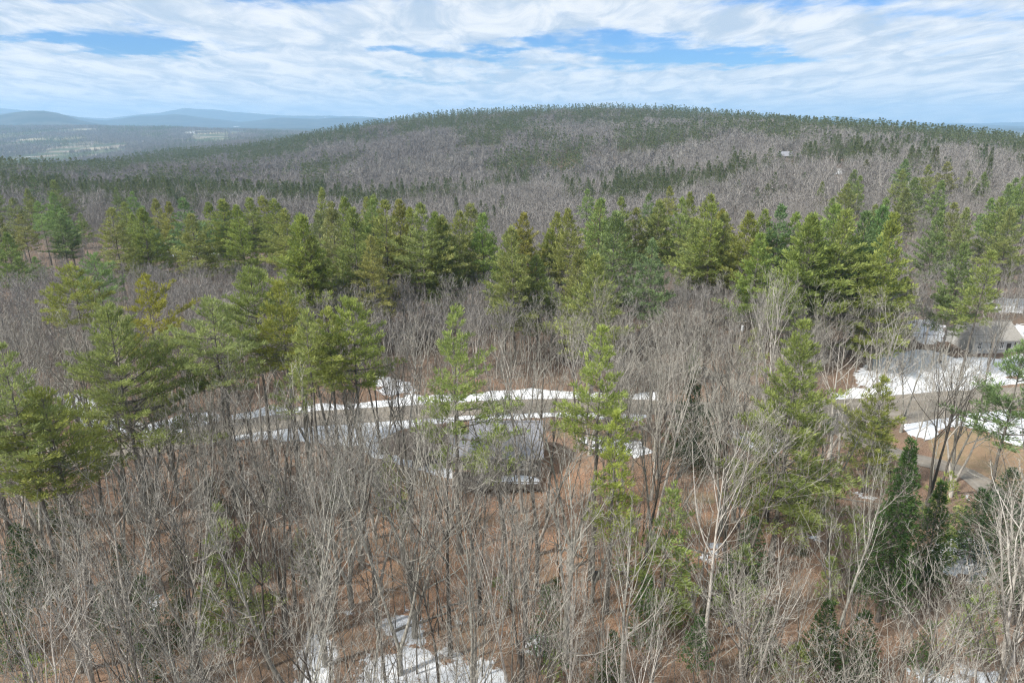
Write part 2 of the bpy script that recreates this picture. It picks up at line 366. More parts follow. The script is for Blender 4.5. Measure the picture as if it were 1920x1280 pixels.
def ground_material():
    m, nt, bs = material('woodland_ground', .95)
    p = world_pos(nt)
    n1 = nt.noise(p, .9, 6, .65); n2 = nt.noise(p, .12, 5, .6); n3 = nt.noise(p, 6.0, 5, .7)
    litter = nt.mix(nt.ramp(n3, .32, .68), (.16, .090, .055), (.50, .305, .195))
    litter = nt.mix(nt.math('MULTIPLY', nt.ramp(n2, .40, .66), .7), litter, (.22, .155, .10))
    litter = nt.mix(nt.math('MULTIPLY', nt.ramp(n1, .56, .70), .6), litter, (.07, .050, .035))
    litter = nt.mix(nt.math('MULTIPLY', nt.attr('duff'), .75), litter, nt.mix(nt.ramp(n3, .3, .7), (.075, .060, .050), (.19, .155, .125)))
    lawn = nt.mix(nt.ramp(n3, .3, .7), (.20, .145, .085), (.34, .255, .165))
    lawn = nt.mix(nt.math('MULTIPLY', nt.ramp(n1, .45, .66), .7), lawn, (.15, .14, .075))
    lawn = nt.mix(nt.math('MULTIPLY', nt.ramp(n2, .42, .6), .5), lawn, (.30, .19, .12))
    dirt = nt.mix(nt.ramp(n3, .3, .7), (.19, .15, .12), (.28, .23, .19))
    c = nt.mix(nt.ramp(nt.math('ADD', nt.attr('lawn'), nt.math('MULTIPLY', nt.math('SUBTRACT', n1, .5), .7)), .35, .62), litter, lawn)
    c = nt.mix(nt.ramp(nt.math('ADD', nt.attr('dirt'), nt.math('MULTIPLY', nt.math('SUBTRACT', n1, .5), .4)), .4, .55), c, dirt)
    # far country: woods, fields
    f1 = nt.noise(p, .0045, 7, .62); f2 = nt.noise(p, .03, 5, .7); f3 = nt.noise(p, .0016, 4, .5)
    wood = nt.mix(nt.ramp(f1, .44, .56), (.085, .105, .055), (.25, .21, .17))
    wood = nt.mix(nt.math('MULTIPLY', nt.ramp(f2, .45, .7), .6), wood, (.025, .035, .02))
    wood = nt.mix(nt.math('MULTIPLY', nt.ramp(f3, .56, .60), nt.ramp(f1, .42, .52)), wood, (.42, .37, .25))
    wood = nt.mix(nt.attr('remote'), wood, nt.mix(nt.ramp(f1, .42, .6), (.018, .030, .026), (.050, .056, .046)))
    c = nt.mix(nt.attr('far'), c, wood)
    sn = nt.math('ADD', nt.attr('snow'), nt.math('MULTIPLY', nt.math('SUBTRACT', nt.noise(p, .42, 9, .72), .5), 1.6))
    sc_ = nt.mix(nt.ramp(n2, .3, .7), (.60, .63, .68), (.76, .78, .80))
    sc_ = nt.mix(nt.math('MULTIPLY', nt.ramp(nt.noise(p, 2.6, 6, .7), .55, .68), .7), sc_, (.34, .27, .20))
    c = nt.mix(nt.ramp(sn, .46, .54), c, sc_)
    nt.put(bs.inputs['Base Color'], c)
    b = nt.new('ShaderNodeBump'); b.inputs['Strength'].default_value = .6; b.inputs['Distance'].default_value = .15
    nt.put(b.inputs['Height'], n3); nt.l.new(b.outputs[0], bs.inputs['Normal'])
    return m
M['ground'] = ground_material()
def road_material():
    m, nt, bs = material('gravel_road_surface', .9); p = world_pos(nt)
    n = nt.noise(p, 1.2, 7, .7); f = nt.noise(p, 9, 5, .7); g = nt.noise(p, .25, 3, .5)
    c = nt.mix(nt.ramp(n, .3, .7), (.17, .148, .12), (.255, .225, .185))
    c = nt.mix(nt.math('MULTIPLY', nt.ramp(g, .45, .65), .5), c, (.20, .185, .165))
    c = nt.mix(nt.math('MULTIPLY', nt.ramp(f, .35, .7), .35), c, (.30, .27, .23))
    # wheel tracks run along the road: the strip stores its own cross coordinate
    a = nt.attr('across')
    tr = nt.math('ADD', nt.ramp(nt.math('ABSOLUTE', nt.math('SUBTRACT', nt.math('ABSOLUTE', a), .45)), .0, .16, 1, 0), 0)
    c = nt.mix(nt.math('MULTIPLY', tr, .35), c, (.30, .28, .25))
    nt.put(bs.inputs['Base Color'], c); return m
M['road'] = road_material()
def snow_material():
    m, nt, bs = material('old_snow', .7); p = world_pos(nt)
    n = nt.noise(p, 1.6, 7, .7)
    c = nt.mix(nt.ramp(n, .3, .6), (.56, .58, .61), (.76, .78, .80))
    c = nt.mix(nt.math('MULTIPLY', nt.ramp(nt.noise(p, 3.3, 6, .75), .56, .7), .5), c, (.36, .30, .24))
    nt.put(bs.inputs['Base Color'], c)
    b = nt.new('ShaderNodeBump'); b.inputs['Strength'].default_value = .5; b.inputs['Distance'].default_value = .2
    nt.put(b.inputs['Height'], n); nt.l.new(b.outputs[0], bs.inputs['Normal']); return m
M['snow'] = snow_material()

# ------------------------------------------------------------------ ground sheet
def build_ground():
    uc = np.tan(np.linspace(-math.atan(1.5), math.atan(1.5), 760)) * .5
    uc = np.sign(uc) * (np.abs(uc) * 1.0 + np.clip(np.abs(uc) - .6, 0, 9) * 5)
    ys = np.concatenate([np.linspace(-80, 24, 20), np.arange(25, 200, .7), np.geomspace(200, 1700, 330)[1:], np.geomspace(1700, 19500, 240)[1:]])
    Yg, Ug = np.meshgrid(ys, uc, indexing='ij'); X = Ug * (Yg + 95)
    Z = zt(X, Yg)
    n, k = Yg.shape
    snow = np.zeros(X.shape); lawn = np.zeros(X.shape); dirt = np.zeros(X.shape)
    near = Yg < 420
    for arr, polys in ((snow, SNOW), (lawn, LAWN), (dirt, BARE)):
        for qi, pl in enumerate(polys):
            if arr is snow and qi >= 6: continue
            arr[near & in_poly(X, Yg, pl)] = .84 if (arr is snow and qi >= 3) else 1
    patch = np.zeros(X.shape)
    for qi, pl in enumerate(SNOW[6:]): patch[near & in_poly(X, Yg, pl)] = .62 if qi in (16, 14, 1, 2) else (.74 if qi in (0, 7) else .84)
    hillp = np.zeros(X.shape)
    for pl in HILL_SNOW: hillp[in_poly(X, Yg, pl)] = 1
    def blur(a, it=2):
        for _ in range(it):
            b = a.copy(); b[1:-1, 1:-1] = (a[1:-1, 1:-1] * 2 + a[:-2, 1:-1] + a[2:, 1:-1] + a[1:-1, :-2] + a[1:-1, 2:]) / 6; a = b
        return a
    snow, lawn, dirt = np.maximum(np.maximum(blur(snow), blur(patch, 9)), blur(hillp, 1)), blur(lawn), blur(dirt)
    snow = snow + np.where((snow < .3) & (Yg > 90) & (Yg < 700), np.clip(fbm(X / 17, Yg / 17, 77, 3) * 1.1 + .05, 0, .30), 0)
    snow = snow + np.where((snow < .3) & (Yg <= 90), np.clip(fbm(X / 7, Yg / 7, 78, 3) * 1.2 - .01 + .08 * (X > 22), 0, .34), 0)
    snow = np.where(snow > .5, snow, snow * (1 - np.clip(lawn * 2, 0, 1)) * (1 - np.clip(dirt * 2, 0, 1)))
    snow = snow + np.where((Yg > 2000), np.clip((fbm(X / 190, Yg / 420, 79, 3) - .20) * 9, 0, .8), 0)
    snow = snow + np.where((Yg > 1700) & (fbm(X / 60, Yg / 100, 80, 2) > .33), .5, 0) * (fbm(X / 500, Yg / 500, 81, 2) > .05)
    far = np.clip((Yg - 1000) / 500, 0, 1); remote = np.clip((Yg - 5200) / 2000, 0, 1); snow = np.where((Yg > 5600) & ((fbm(X / 420, Yg / 700, 83, 3) < .24) | (X > 0)), 0, snow)
    idx = np.arange(n * k).reshape(n, k)
    faces = np.stack([idx[:-1, :-1], idx[:-1, 1:], idx[1:, 1:], idx[1:, :-1]], -1).reshape(-1, 4)
    m = mesh_from('ground', np.stack([X, Yg, Z], -1).reshape(-1, 3), faces, [M['ground']], True)
    for nm, a in (('snow', snow), ('lawn', lawn), ('dirt', dirt), ('far', far), ('remote', remote), ('duff', np.maximum(np.clip((Yg - 118) / 14, 0, 1), np.clip((np.hypot((X - 3) / 1.5, Yg - 74) - 16) / 14, 0, .62) + .6 * np.clip(fbm(X / 13, Yg / 13, 61, 3), 0, .4)))): add_attr(m, nm, a.ravel())
    o = link(bpy.data.objects.new('ground', m))
    tag(o, 'rolling ground of brown leaf litter, tan lawn and old snow patches', kind='structure')
build_ground()

def strip(name, line, half, lift, mat, label, cross=6, wob=0.0, crown=0.0, seed=0):
    rs = random.Random(seed); V_, Fc, ac = [], [], []
    n = len(line)
    for i, (x, y) in enumerate(line):
        a = line[max(0, i - 1)]; b = line[min(n - 1, i + 1)]
        tx, ty = b[0] - a[0], b[1] - a[1]; L = math.hypot(tx, ty) or 1; nx, ny = -ty / L, tx / L
        h = half(i / (n - 1)) if callable(half) else half
        hl, hr = h + rs.uniform(-wob, wob), h + rs.uniform(-wob, wob)
        for k in range(cross + 1):
            t = k / cross * 2 - 1; q = t * (hl if t < 0 else hr)
            X_, Y_ = x + nx * q, y + ny * q
            V_.append((X_, Y_, float(zt(X_, Y_)) + lift + crown * (1 - t * t))); ac.append(t)
    c1 = cross + 1
    for i in range(n - 1):
        for k in range(cross): Fc.append((i * c1 + k, i * c1 + k + 1, (i + 1) * c1 + k + 1, (i + 1) * c1 + k))
    Fc = [f[::-1] for f in Fc] if False else Fc
    m = mesh_from(name, V_, Fc, [mat], True); add_attr(m, 'across', ac)
    return tag(link(bpy.data.objects.new(name, m)), label, kind='structure')
strip('road', MAIN, lambda t: 3.3 + 2.6 * max(0, 1 - abs(t - .76) / .17), .06, M['road'], 'grey-brown gravel road crossing the woods between snow banks', 8, .25, .05, 1)
strip('side_road', SIDE, lambda t: 3.6 - 1.6 * min(1, t * 3), .075, M['road'], 'narrow side road curving down from the junction past the brown lawn', 6, .15, .04, 2)
strip('path', BRANCH + UPPER[1:], 2.2, .07, M['road'], 'thin snowy track leading up through the brush behind the road', 4, .2, .03, 3)
def bank(line, off, w0, h0, name, label, seed):
    rs = random.Random(seed); V_, Fc = [], []
    n = len(line); c = 7
    for i, (x, y) in enumerate(line):
        a = line[max(0, i - 1)]; b = line[min(n - 1, i + 1)]
        tx, ty = b[0] - a[0], b[1] - a[1]; L = math.hypot(tx, ty) or 1; nx, ny = -ty / L, tx / L
        f = .55 + .9 * float(vnoise(i * .13, seed)); ww = w0 * f; hh = h0 * f
        for k in range(c):
            t = k / (c - 1); q = off + ww * t
            X_, Y_ = x + nx * q, y + ny * q
            V_.append((X_, Y_, float(zt(X_, Y_)) - .12 + hh * math.sin(math.pi * t) ** .8 + rs.uniform(-.05, .05) * (0 < k < c - 1)))
    for i in range(n - 1):
        for k in range(c - 1): Fc.append((i * c + k, i * c + k + 1, (i + 1) * c + k + 1, (i + 1) * c + k))
    m = mesh_from(name, V_, Fc, [M['snow']], True)
    return tag(link(bpy.data.objects.new(name, m)), label, kind='structure')
def sub(line, x0, x1):
    out = [p for p in line if x0 <= proj(p[0], p[1], 0)[0] <= x1]
    dense = []
    for a, b in zip(out[:-1], out[1:]):
        for k in range(4): dense.append((a[0] + (b[0] - a[0]) * k / 4, a[1] + (b[1] - a[1]) * k / 4))
    return dense + [out[-1]]
bank(sub(MAIN, 430, 1240), 3.5, 3.2, .7, 'snow_bank', 'plowed snow bank along the far side of the road behind the house', 4)
bank(sub(MAIN, 420, 1180), -5.4, 1.8, .35, 'snow_bank', 'low snow bank along the near edge of the road by the house', 5)
bank(sub(MAIN, 1590, 1990), 4.6, 2.8, .9, 'snow_bank', 'ridge of plowed snow along the road below the snowy slope', 6)

# ------------------------------------------------------------------ geometry collectors
class Geo:
    """collects tubes, strips, boxes and tufts of one mesh"""
    def __init__(s): s.v, s.f, s.n, s.tuft = [], [], 0, []
    def add(s, vs, fs):
        s.v.extend(vs); b = s.n; s.f.extend([tuple(i + b for i in f) for f in fs]); s.n += len(vs)
    def tube(s, pts, rad, sides=3, cap=False):
        vs, fs = [], []
        prev = None
        for i, p in enumerate(pts):
            d = (pts[min(i + 1, len(pts) - 1)] - pts[max(i - 1, 0)]); d.normalize()
            if prev is None:
                a = d.orthogonal(); a.normalize()
            else:
                a = prev - d * prev.dot(d)
                if a.length < 1e-5: a = d.orthogonal()
                a.normalize()
            prev = a; b = d.cross(a)
            for k in range(sides):
                t = 2 * math.pi * k / sides
                q = p + (a * math.cos(t) + b * math.sin(t)) * rad[i]; vs.append((q.x, q.y, q.z))
        for i in range(len(pts) - 1):
            for k in range(sides):
                k2 = (k + 1) % sides
                fs.append((i * sides + k, i * sides + k2, (i + 1) * sides + k2, (i + 1) * sides + k))
        if cap: fs.append(tuple(range(len(pts) * sides - sides, len(pts) * sides)))
        s.add(vs, fs)
    def blade(s, a, b, w, rs, mid=None):
        """thin twig: a long triangle, with a bend when MID is given"""
        d = b - a
        n = Vector((rs.uniform(-1, 1), rs.uniform(-1, 1), rs.uniform(-1, 1))).cross(d)
        if n.length < 1e-6: return
        n.normalize(); n *= w * .5
        if mid is None: s.add([tuple(a - n), tuple(a + n), tuple(b)], [(0, 1, 2)])
        else: s.add([tuple(a - n), tuple(a + n), tuple(mid + n * .7), tuple(mid - n * .7), tuple(b)], [(0, 1, 2, 3), (3, 2, 4)])
    def box(s, c, size, rz=0.0):
        cx, cy_, cz = c; sx, sy, sz = (q / 2 for q in size); vs = []
        co, si = math.cos(rz), math.sin(rz)
        for z in (-sz, sz):
            for x, y in ((-sx, -sy), (sx, -sy), (sx, sy), (-sx, sy)):
                vs.append((cx + x * co - y * si, cy_ + x * si + y * co, cz + z))
        s.add(vs, [(3, 2, 1, 0), (4, 5, 6, 7), (0, 1, 5, 4), (1, 2, 6, 5), (2, 3, 7, 6), (3, 0, 4, 7)])
    def mesh(s, name, mat, smooth=False, tone=False):
        V_ = s.v; Fc = s.f
        m = mesh_from(name, V_, Fc, [mat], smooth); return m
    def obj(s, name, mat, parent=None, smooth=False):
        return link(bpy.data.objects.new(name, s.mesh(name, mat, smooth)), parent)

def tuft_mesh(name, C_, D_, T_, rng, blades, length, width, mat, up=.35, spread=.75):
    """needle tufts: C_ centres, D_ directions, T_ tones -> one mesh of many small blades"""
    C_ = np.repeat(np.array(C_), blades, 0); D_ = np.repeat(np.array(D_), blades, 0); T_ = np.repeat(np.array(T_), blades)
    n = len(C_)
    r = rng.normal(size=(n, 3)); r /= np.linalg.norm(r, axis=1)[:, None]
    d = D_ + r * spread; d[:, 2] += up; d /= np.linalg.norm(d, axis=1)[:, None]
    q = np.cross(d, rng.normal(size=(n, 3))); q /= np.linalg.norm(q, axis=1)[:, None] + 1e-9
    L = length * rng.uniform(.65, 1.25, n)[:, None]; w_ = width * rng.uniform(.7, 1.3, n)[:, None] * .5
    base = C_ + r * length * .25
    v = np.stack([base - q * w_ * .6, base + d * L * .55 - q * w_ * .1 + q * w_, base + d * L, base + d * L * .55 - q * w_], 1).reshape(-1, 3)
    f = np.arange(n * 4).reshape(-1, 4)
    m = mesh_from(name, v, f, [mat])
    add_attr(m, 'tone', np.repeat(np.clip(T_ + rng.normal(0, .13, n), 0, 1), 4))
    return m

def make_conifer(seed, H, crown0, Rm, kind='pine', detail=1.0, dense=1.0, mat=None, lean=0.0, ragged=.5):
    """-> (trunk mesh, crown mesh) of one conifer, base at the origin"""
    rs = random.Random(seed); rng = np.random.default_rng(seed)
    wood = Geo(); n = 9
    ax, ay = rs.uniform(-1, 1) * lean, rs.uniform(-1, 1) * lean
    tp = [Vector((ax * (i / n) ** 1.5 + rs.uniform(-.12, .12) * (i > 0), ay * (i / n) ** 1.5 + rs.uniform(-.12, .12) * (i > 0), H * .985 * i / n)) for i in range(n + 1)]
    tp[0].z = -.5
    r0 = H * (.0115 if kind == 'pine' else .0105)
    wood.tube(tp, [r0 * (1 - .93 * (i / n) ** .9) * (1.35 if i == 0 else 1) for i in range(n + 1)], 7 if detail > .5 else 4)
    def trunk_at(z):
        f = max(0, min(.9999, z / (H * .985))) * n; i = int(f); return tp[i].lerp(tp[i + 1], f - i)
    zc = H * crown0; C_, D_, T_ = [], [], []
    z = zc; step = (1.12 if kind == 'pine' else .5) / (detail ** .5) / dense
    side_az = rs.uniform(0, 6.28)
    while z < H * .985:
        t = (z - zc) / (H - zc)
        nb = (rs.choice((4, 5, 5, 6)) if kind == 'pine' else 7)
        if detail < .3: nb = 4 if kind == 'pine' else 5
        a0 = rs.uniform(0, 6.28); skip = rs.random() < .10 * ragged and kind == 'pine'
        for k in range(nb):
            if skip and rs.random() < .7: continue
            az = a0 + k * 2 * math.pi / nb + rs.uniform(-.35, .35)
            if kind == 'pine':
                pr = min(1, (1 - t) * 1.22 + .04) ** .95 * (.74 + .26 * min(1, t * 5))
                L = Rm * pr * rs.uniform(1 - .55 * ragged, 1.12)
                if rs.random() < .12 * ragged and t < .7: L *= 1.45
                L *= 1 + .22 * math.cos(az - side_az) * ragged
                el = R(-4 + 46 * t ** 1.3 + rs.uniform(-9, 9)); curl = R(20)
            else:
                L = Rm * min(1, (1 - t) * 1.05 + .05) * rs.uniform(.75, 1.1); el = R(-22 + 50 * t ** 1.6 + rs.uniform(-5, 5)); curl = R(16)
            L = max(L, .35)
            p = trunk_at(z + rs.uniform(-.25, .25)).copy(); ns = 5 if detail > .5 else 3
            pts, e, aa = [p.copy()], el, az
            for i in range(ns):
                e += curl / ns + rs.uniform(-.05, .05); aa += rs.uniform(-.09, .09)
                p = p + Vector((math.cos(aa) * math.cos(e), math.sin(aa) * math.cos(e), math.sin(e))) * (L / ns); pts.append(p.copy())
            br = .012 * L + .012
            if detail > .25: wood.tube(pts, [br * (1 - .85 * i / ns) + .004 for i in range(ns + 1)], 3)
            tone0 = rs.uniform(.25, .75)
            spc = (.42 if kind == 'pine' else .34) / detail
            s = L * (.28 if kind == 'pine' else .12) + rs.uniform(0, spc)
            sd_ = 1
            while s < L:
                f = s / L * ns; i = min(ns - 1, int(f)); b0 = pts[i].lerp(pts[i + 1], f - i); dv = (pts[i + 1] - pts[i]).normalized()
                ll = min(1.9 if kind == 'pine' else 1.0, (L - s) * .55 + .28) * rs.uniform(.6, 1.15)
                ang = R(rs.uniform(38, 68)) * sd_; sd_ = -sd_
                side = Vector((dv.x * math.cos(ang) - dv.y * math.sin(ang), dv.x * math.sin(ang) + dv.y * math.cos(ang), dv.z + rs.uniform(-.08, .26))).normalized()
                q = .14
                stp = (.36 if kind == 'pine' else .3) / detail ** .6
                while q < ll:
                    c = b0 + side * q
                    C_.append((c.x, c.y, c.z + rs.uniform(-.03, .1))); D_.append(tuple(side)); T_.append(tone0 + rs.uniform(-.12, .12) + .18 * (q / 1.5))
                    q += stp
                s += spc * rs.uniform(.7, 1.3)
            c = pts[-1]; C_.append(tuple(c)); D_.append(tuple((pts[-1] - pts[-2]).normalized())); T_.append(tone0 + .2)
        z += step * rs.uniform(.7, 1.35) * (1.0 if t < .8 else .6)
    c = trunk_at(H * .98)
    for q in range(3): C_.append((c.x, c.y, c.z + q * .1)); D_.append((0, 0, 1)); T_.append(.8)
    if kind == 'pine' and detail > .3:                      # dead snags below the live crown
        for _ in range(int(22 * detail)):
            zz = rs.uniform(H * .16, zc + 2); az = rs.uniform(0, 6.28); L = rs.uniform(.5, 2.6) * (.5 + zz / zc * .6)
            a = trunk_at(zz); e = R(rs.uniform(-15, 15)); b = a + Vector((math.cos(az) * math.cos(e), math.sin(az) * math.cos(e), math.sin(e))) * L
            m_ = a.lerp(b, .5) + Vector((0, 0, rs.uniform(-.1, .15))); wood.tube([a, m_, b], [.03, .022, .008], 3)
            for _ in range(3):
                s_ = a.lerp(b, rs.uniform(.4, 1)); wood.blade(s_, s_ + Vector((rs.uniform(-.6, .6), rs.uniform(-.6, .6), rs.uniform(-.2, .3))), .025, rs)
    if kind == 'pine':
        ln, wd, bl = (.52, .105, 10) if detail > .7 else ((.78, .20, 7) if detail > .55 else ((.80, .28, 5) if detail > .25 else (1.05, .48, 4)))
        up, sp = .26, .55
    else:
        ln, wd, bl = (.30, .10, 6) if detail > .5 else ((.55, .24, 5) if detail > .25 else (.9, .42, 4))
        up, sp = .05, .6
    return wood.mesh('trunk', M['pine_bark'], True), tuft_mesh('crown', C_, D_, T_, rng, bl, ln, wd, mat or M['pine' if kind == 'pine' else 'spruce'], up, sp)

def make_bare(seed, H, r0, forks, kids, spread=1.0, tw=.03, first=.38, mats=('bare_bark', 'twig'), levels=4, up=.10, sides=(7, 4, 3)):
    """-> (trunk mesh with main limbs, crown mesh of branches and twigs)"""
    rs = random.Random(seed); A, B = Geo(), Geo()
    def grow(p, d, L, r, lev, r_end=.3):
        ns = (8, 6, 4, 3, 2)[lev]
        pts, dirs = [p.copy()], [d.copy()]
        for i in range(ns):
            wv = (.06, .12, .17, .22, .25)[lev]
            d = (d + Vector((rs.uniform(-wv, wv), rs.uniform(-wv, wv), rs.uniform(-wv * .6, wv) + up * (.4 if lev == 0 else 1)))).normalized()
            p = p + d * (L / ns); pts.append(p.copy()); dirs.append(d.copy())
        rad = [max(tw * .35, r * (1 - (1 - r_end) * (i / ns) ** .9)) for i in range(ns + 1)]
        if lev == levels: 
            B.blade(pts[0], pts[-1], tw, rs, pts[len(pts) // 2]); return
        if lev < 2: A.tube(pts, rad, sides[lev])
        elif lev == 2 and levels > 3: B.tube(pts, rad, 3)
        else: B.blade(pts[0], pts[-1], max(tw * 1.3, r * 2), rs, pts[len(pts) // 2])
        nk = kids[lev]; nk = max(1, int(nk * rs.uniform(.8, 1.25)))
        for k in range(nk):
            lo = (first, .22, .2, .15)[lev]
            t = lo + (1 - lo) * ((k + rs.random()) / nk); t = min(t, .995)
            f = t * ns; i = min(ns - 1, int(f)); b = pts[i].lerp(pts[i + 1], f - i); dd = dirs[i + 1]
            ax_ = dd.orthogonal().normalized(); ax_ = (Matrix.Rotation(rs.uniform(0, 6.283), 3, dd) @ ax_)
            ang = R(rs.uniform(26, 58)) * spread * (1 if lev else .9)
            nd = Matrix.Rotation(ang, 3, ax_) @ dd
            ll = L * (.52, .55, .55, .55)[lev] * (1.12 - .62 * (t - lo) / (1 - lo)) * rs.uniform(.65, 1.2)
            grow(b, nd, ll, r * (1 - .7 * t) * rs.uniform(.42, .62), lev + 1, .3)
    fk = rs.choice(forks) if isinstance(forks, tuple) else forks
    if fk <= 1:
        grow(Vector((0, 0, -.4)), Vector((rs.uniform(-.05, .05), rs.uniform(-.05, .05), 1)).normalized(), H, r0, 0, .12)
    else:
        s = H * rs.uniform(.02, .3)
        b0 = [Vector((0, 0, -.4)), Vector((rs.uniform(-.08, .08), 0, s * .5)), Vector((rs.uniform(-.12, .12), 0, s + .01))]
        A.tube(b0, [r0 * 1.25, r0 * 1.05, r0], sides[0])
        a0 = rs.uniform(0, 6.28)
        for k in range(fk):
            az = a0 + k * 6.283 / fk + rs.uniform(-.4, .4); tl = rs.uniform(.12, .34)
            grow(b0[-1] - Vector((0, 0, .1)), Vector((math.cos(az) * tl, math.sin(az) * tl, 1)).normalized(), (H - s) * rs.uniform(.8, 1.02), r0 * rs.uniform(.55, .8), 0, .12)
    return A.mesh('trunk', M[mats[0]], True), B.mesh('crown', M[mats[1]])

def make_brush(seed, n=9, H=4, R_=1.4, tw=.03):
    rs = random.Random(seed); g = Geo()
    for _ in range(n):
        a = rs.uniform(0, 6.28); q = rs.uniform(0, R_); p = Vector((math.cos(a) * q, math.sin(a) * q, -.1)); h = H * rs.uniform(.45, 1.1)
        d = Vector((rs.uniform(-.25, .25), rs.uniform(-.25, .25), 1)).normalized(); pts = [p]
        for i in range(3): d = (d + Vector((rs.uniform(-.15, .15), rs.uniform(-.15, .15), .05))).normalized(); pts.append(pts[-1] + d * h / 3)
        g.tube(pts, [tw * .8, tw * .6, tw * .45, tw * .25], 3)
        for _ in range(9):
            t = rs.uniform(.25, 1) * 2.99; i = int(t); b = pts[i].lerp(pts[i + 1], t - i)
            e = b + Vector((rs.uniform(-.55, .55), rs.uniform(-.55, .55), rs.uniform(.2, .9))) * h * .28
            g.blade(b, e, tw * .8, rs, b.lerp(e, .5) + Vector((rs.uniform(-.08, .08), rs.uniform(-.08, .08), .03)))
            for _ in range(2):
                b2 = b.lerp(e, rs.uniform(.3, .9)); g.blade(b2, b2 + Vector((rs.uniform(-.4, .4), rs.uniform(-.4, .4), rs.uniform(.05, .5))) * h * .16, tw * .7, rs)
    return g.mesh('brush', M['brush'])

# ------------------------------------------------------------------ scatter for what nobody could count
def library(name, meshes_list):
    """objects kept out of the scene; each entry is a list of meshes joined into one source object"""
    c = bpy.data.collections.new(name)
    for i, ms in enumerate(meshes_list):
        if len(ms) == 1: m = ms[0]
        else:
            vs, fs, mi, tone, nv = [], [], [], [], 0; mats = []
            for q, s_ in enumerate(ms):
                k = len(s_.vertices); co = np.empty(k * 3, np.float32); s_.vertices.foreach_get('co', co); vs.append(co.reshape(-1, 3))
                fs.extend([tuple(v + nv for v in p.vertices) for p in s_.polygons]); mi.extend([q] * len(s_.polygons)); mats.append(s_.materials[0])
                tn = np.full(k, .5, np.float32)
                if 'tone' in s_.attributes: s_.attributes['tone'].data.foreach_get('value', tn)
                tone.append(tn); nv += k
            m = bpy.data.meshes.new(name); m.from_pydata(np.concatenate(vs).tolist(), [], fs)
            for mt in mats: m.materials.append(mt)
            m.polygons.foreach_set('material_index', np.array(mi, np.int32)); add_attr(m, 'tone', np.concatenate(tone)); m.update()
        o = bpy.data.objects.new('%s_%02d' % (name, i), m); c.objects.link(o)
    return c
def scatter(name, lib, pts, scl, rz, idx, label):
    pts = np.asarray(pts, np.float32)
    m = bpy.data.meshes.new(name); m.vertices.add(len(pts)); m.vertices.foreach_set('co', pts.ravel()); m.update()
    add_attr(m, 'scl', scl); add_attr(m, 'rz', rz)
    a = m.attributes.new('idx', 'INT', 'POINT'); a.data.foreach_set('value', np.asarray(idx, np.int32))
    o = link(bpy.data.objects.new(name, m)); tag(o, label, kind='stuff')
    ng = bpy.data.node_groups.new(name, 'GeometryNodeTree')
    ng.interface.new_socket('Geometry', in_out='INPUT', socket_type='NodeSocketGeometry')
    ng.interface.new_socket('Geometry', in_out='OUTPUT', socket_type='NodeSocketGeometry')
    N = ng.nodes; L = ng.links
    gi, go = N.new('NodeGroupInput'), N.new('NodeGroupOutput')
    ci = N.new('GeometryNodeCollectionInfo'); ci.inputs['Collection'].default_value = lib
    ci.inputs['Separate Children'].default_value = True; ci.inputs['Reset Children'].default_value = True
    ip = N.new('GeometryNodeInstanceOnPoints'); ip.inputs['Pick Instance'].default_value = True
    def na(nm, dt):
        q = N.new('GeometryNodeInputNamedAttribute'); q.data_type = dt; q.inputs['Name'].default_value = nm; return q.outputs['Attribute']
    L.new(gi.outputs[0], ip.inputs['Points']); L.new(ci.outputs[0], ip.inputs['Instance']); L.new(na('idx', 'INT'), ip.inputs['Instance Index'])
    cx = N.new('ShaderNodeCombineXYZ'); L.new(na('rz', 'FLOAT'), cx.inputs[2]); L.new(cx.outputs[0], ip.inputs['Rotation'])
    L.new(na('scl', 'FLOAT'), ip.inputs['Scale']); L.new(ip.outputs[0], go.inputs[0])
    md = o.modifiers.new('scatter', 'NODES'); md.node_group = ng
    return o
# ------------------------------------------------------------------ buildings, car, poles
M['roofA'] = plain('slate_shingles', (.255, .262, .29), .16, 5, .8)
M['roofB'] = plain('weathered_shingles', (.29, .275, .25), .15, 5, .85)
M['siding'] = plain('grey_siding', (.32, .31, .285), .08, 2, .7)
M['siding_w'] = plain('white_siding', (.48, .48, .47), .05, 2, .7)
M['siding_tan'] = plain('tan_siding', (.30, .26, .235), .1, 2, .7)
M['trim'] = plain('white_trim', (.74, .74, .72), .04, 2, .5)
M['deckwood'] = plain('deck_wood', (.13, .105, .085), .25, 4, .9)
M['darkdoor'] = plain('dark_door', (.06, .055, .05), .1, 2, .6)
M['chim'] = plain('chimney_brick', (.22, .11, .08), .25, 6, .9)
M['polewood'] = plain('pole_wood', (.30, .27, .23), .2, 3, .9)
M['metal'] = plain('grey_metal', (.42, .43, .44), .1, 3, .45)
M['wire'] = plain('dark_wire', (.05, .05, .05), .1, 1, .6)
M['paint_dark'] = plain('dark_car_paint', (.030, .033, .036), .05, 1, .25)
M['tyre'] = plain('tyre_rubber', (.02, .02, .02), .2, 6, .9)
M['lamp_red'] = plain('red_lens', (.35, .02, .02), .1, 4, .3)
M['lamp_clear'] = plain('clear_lens', (.7, .7, .68), .05, 4, .2)
def glass_mat():
    m, nt, bs = material('window_glass', .08); bs.inputs['Base Color'].default_value = (.02, .025, .03, 1); bs.inputs['Specular IOR Level'].default_value = .8; return m
M['glass'] = glass_mat()

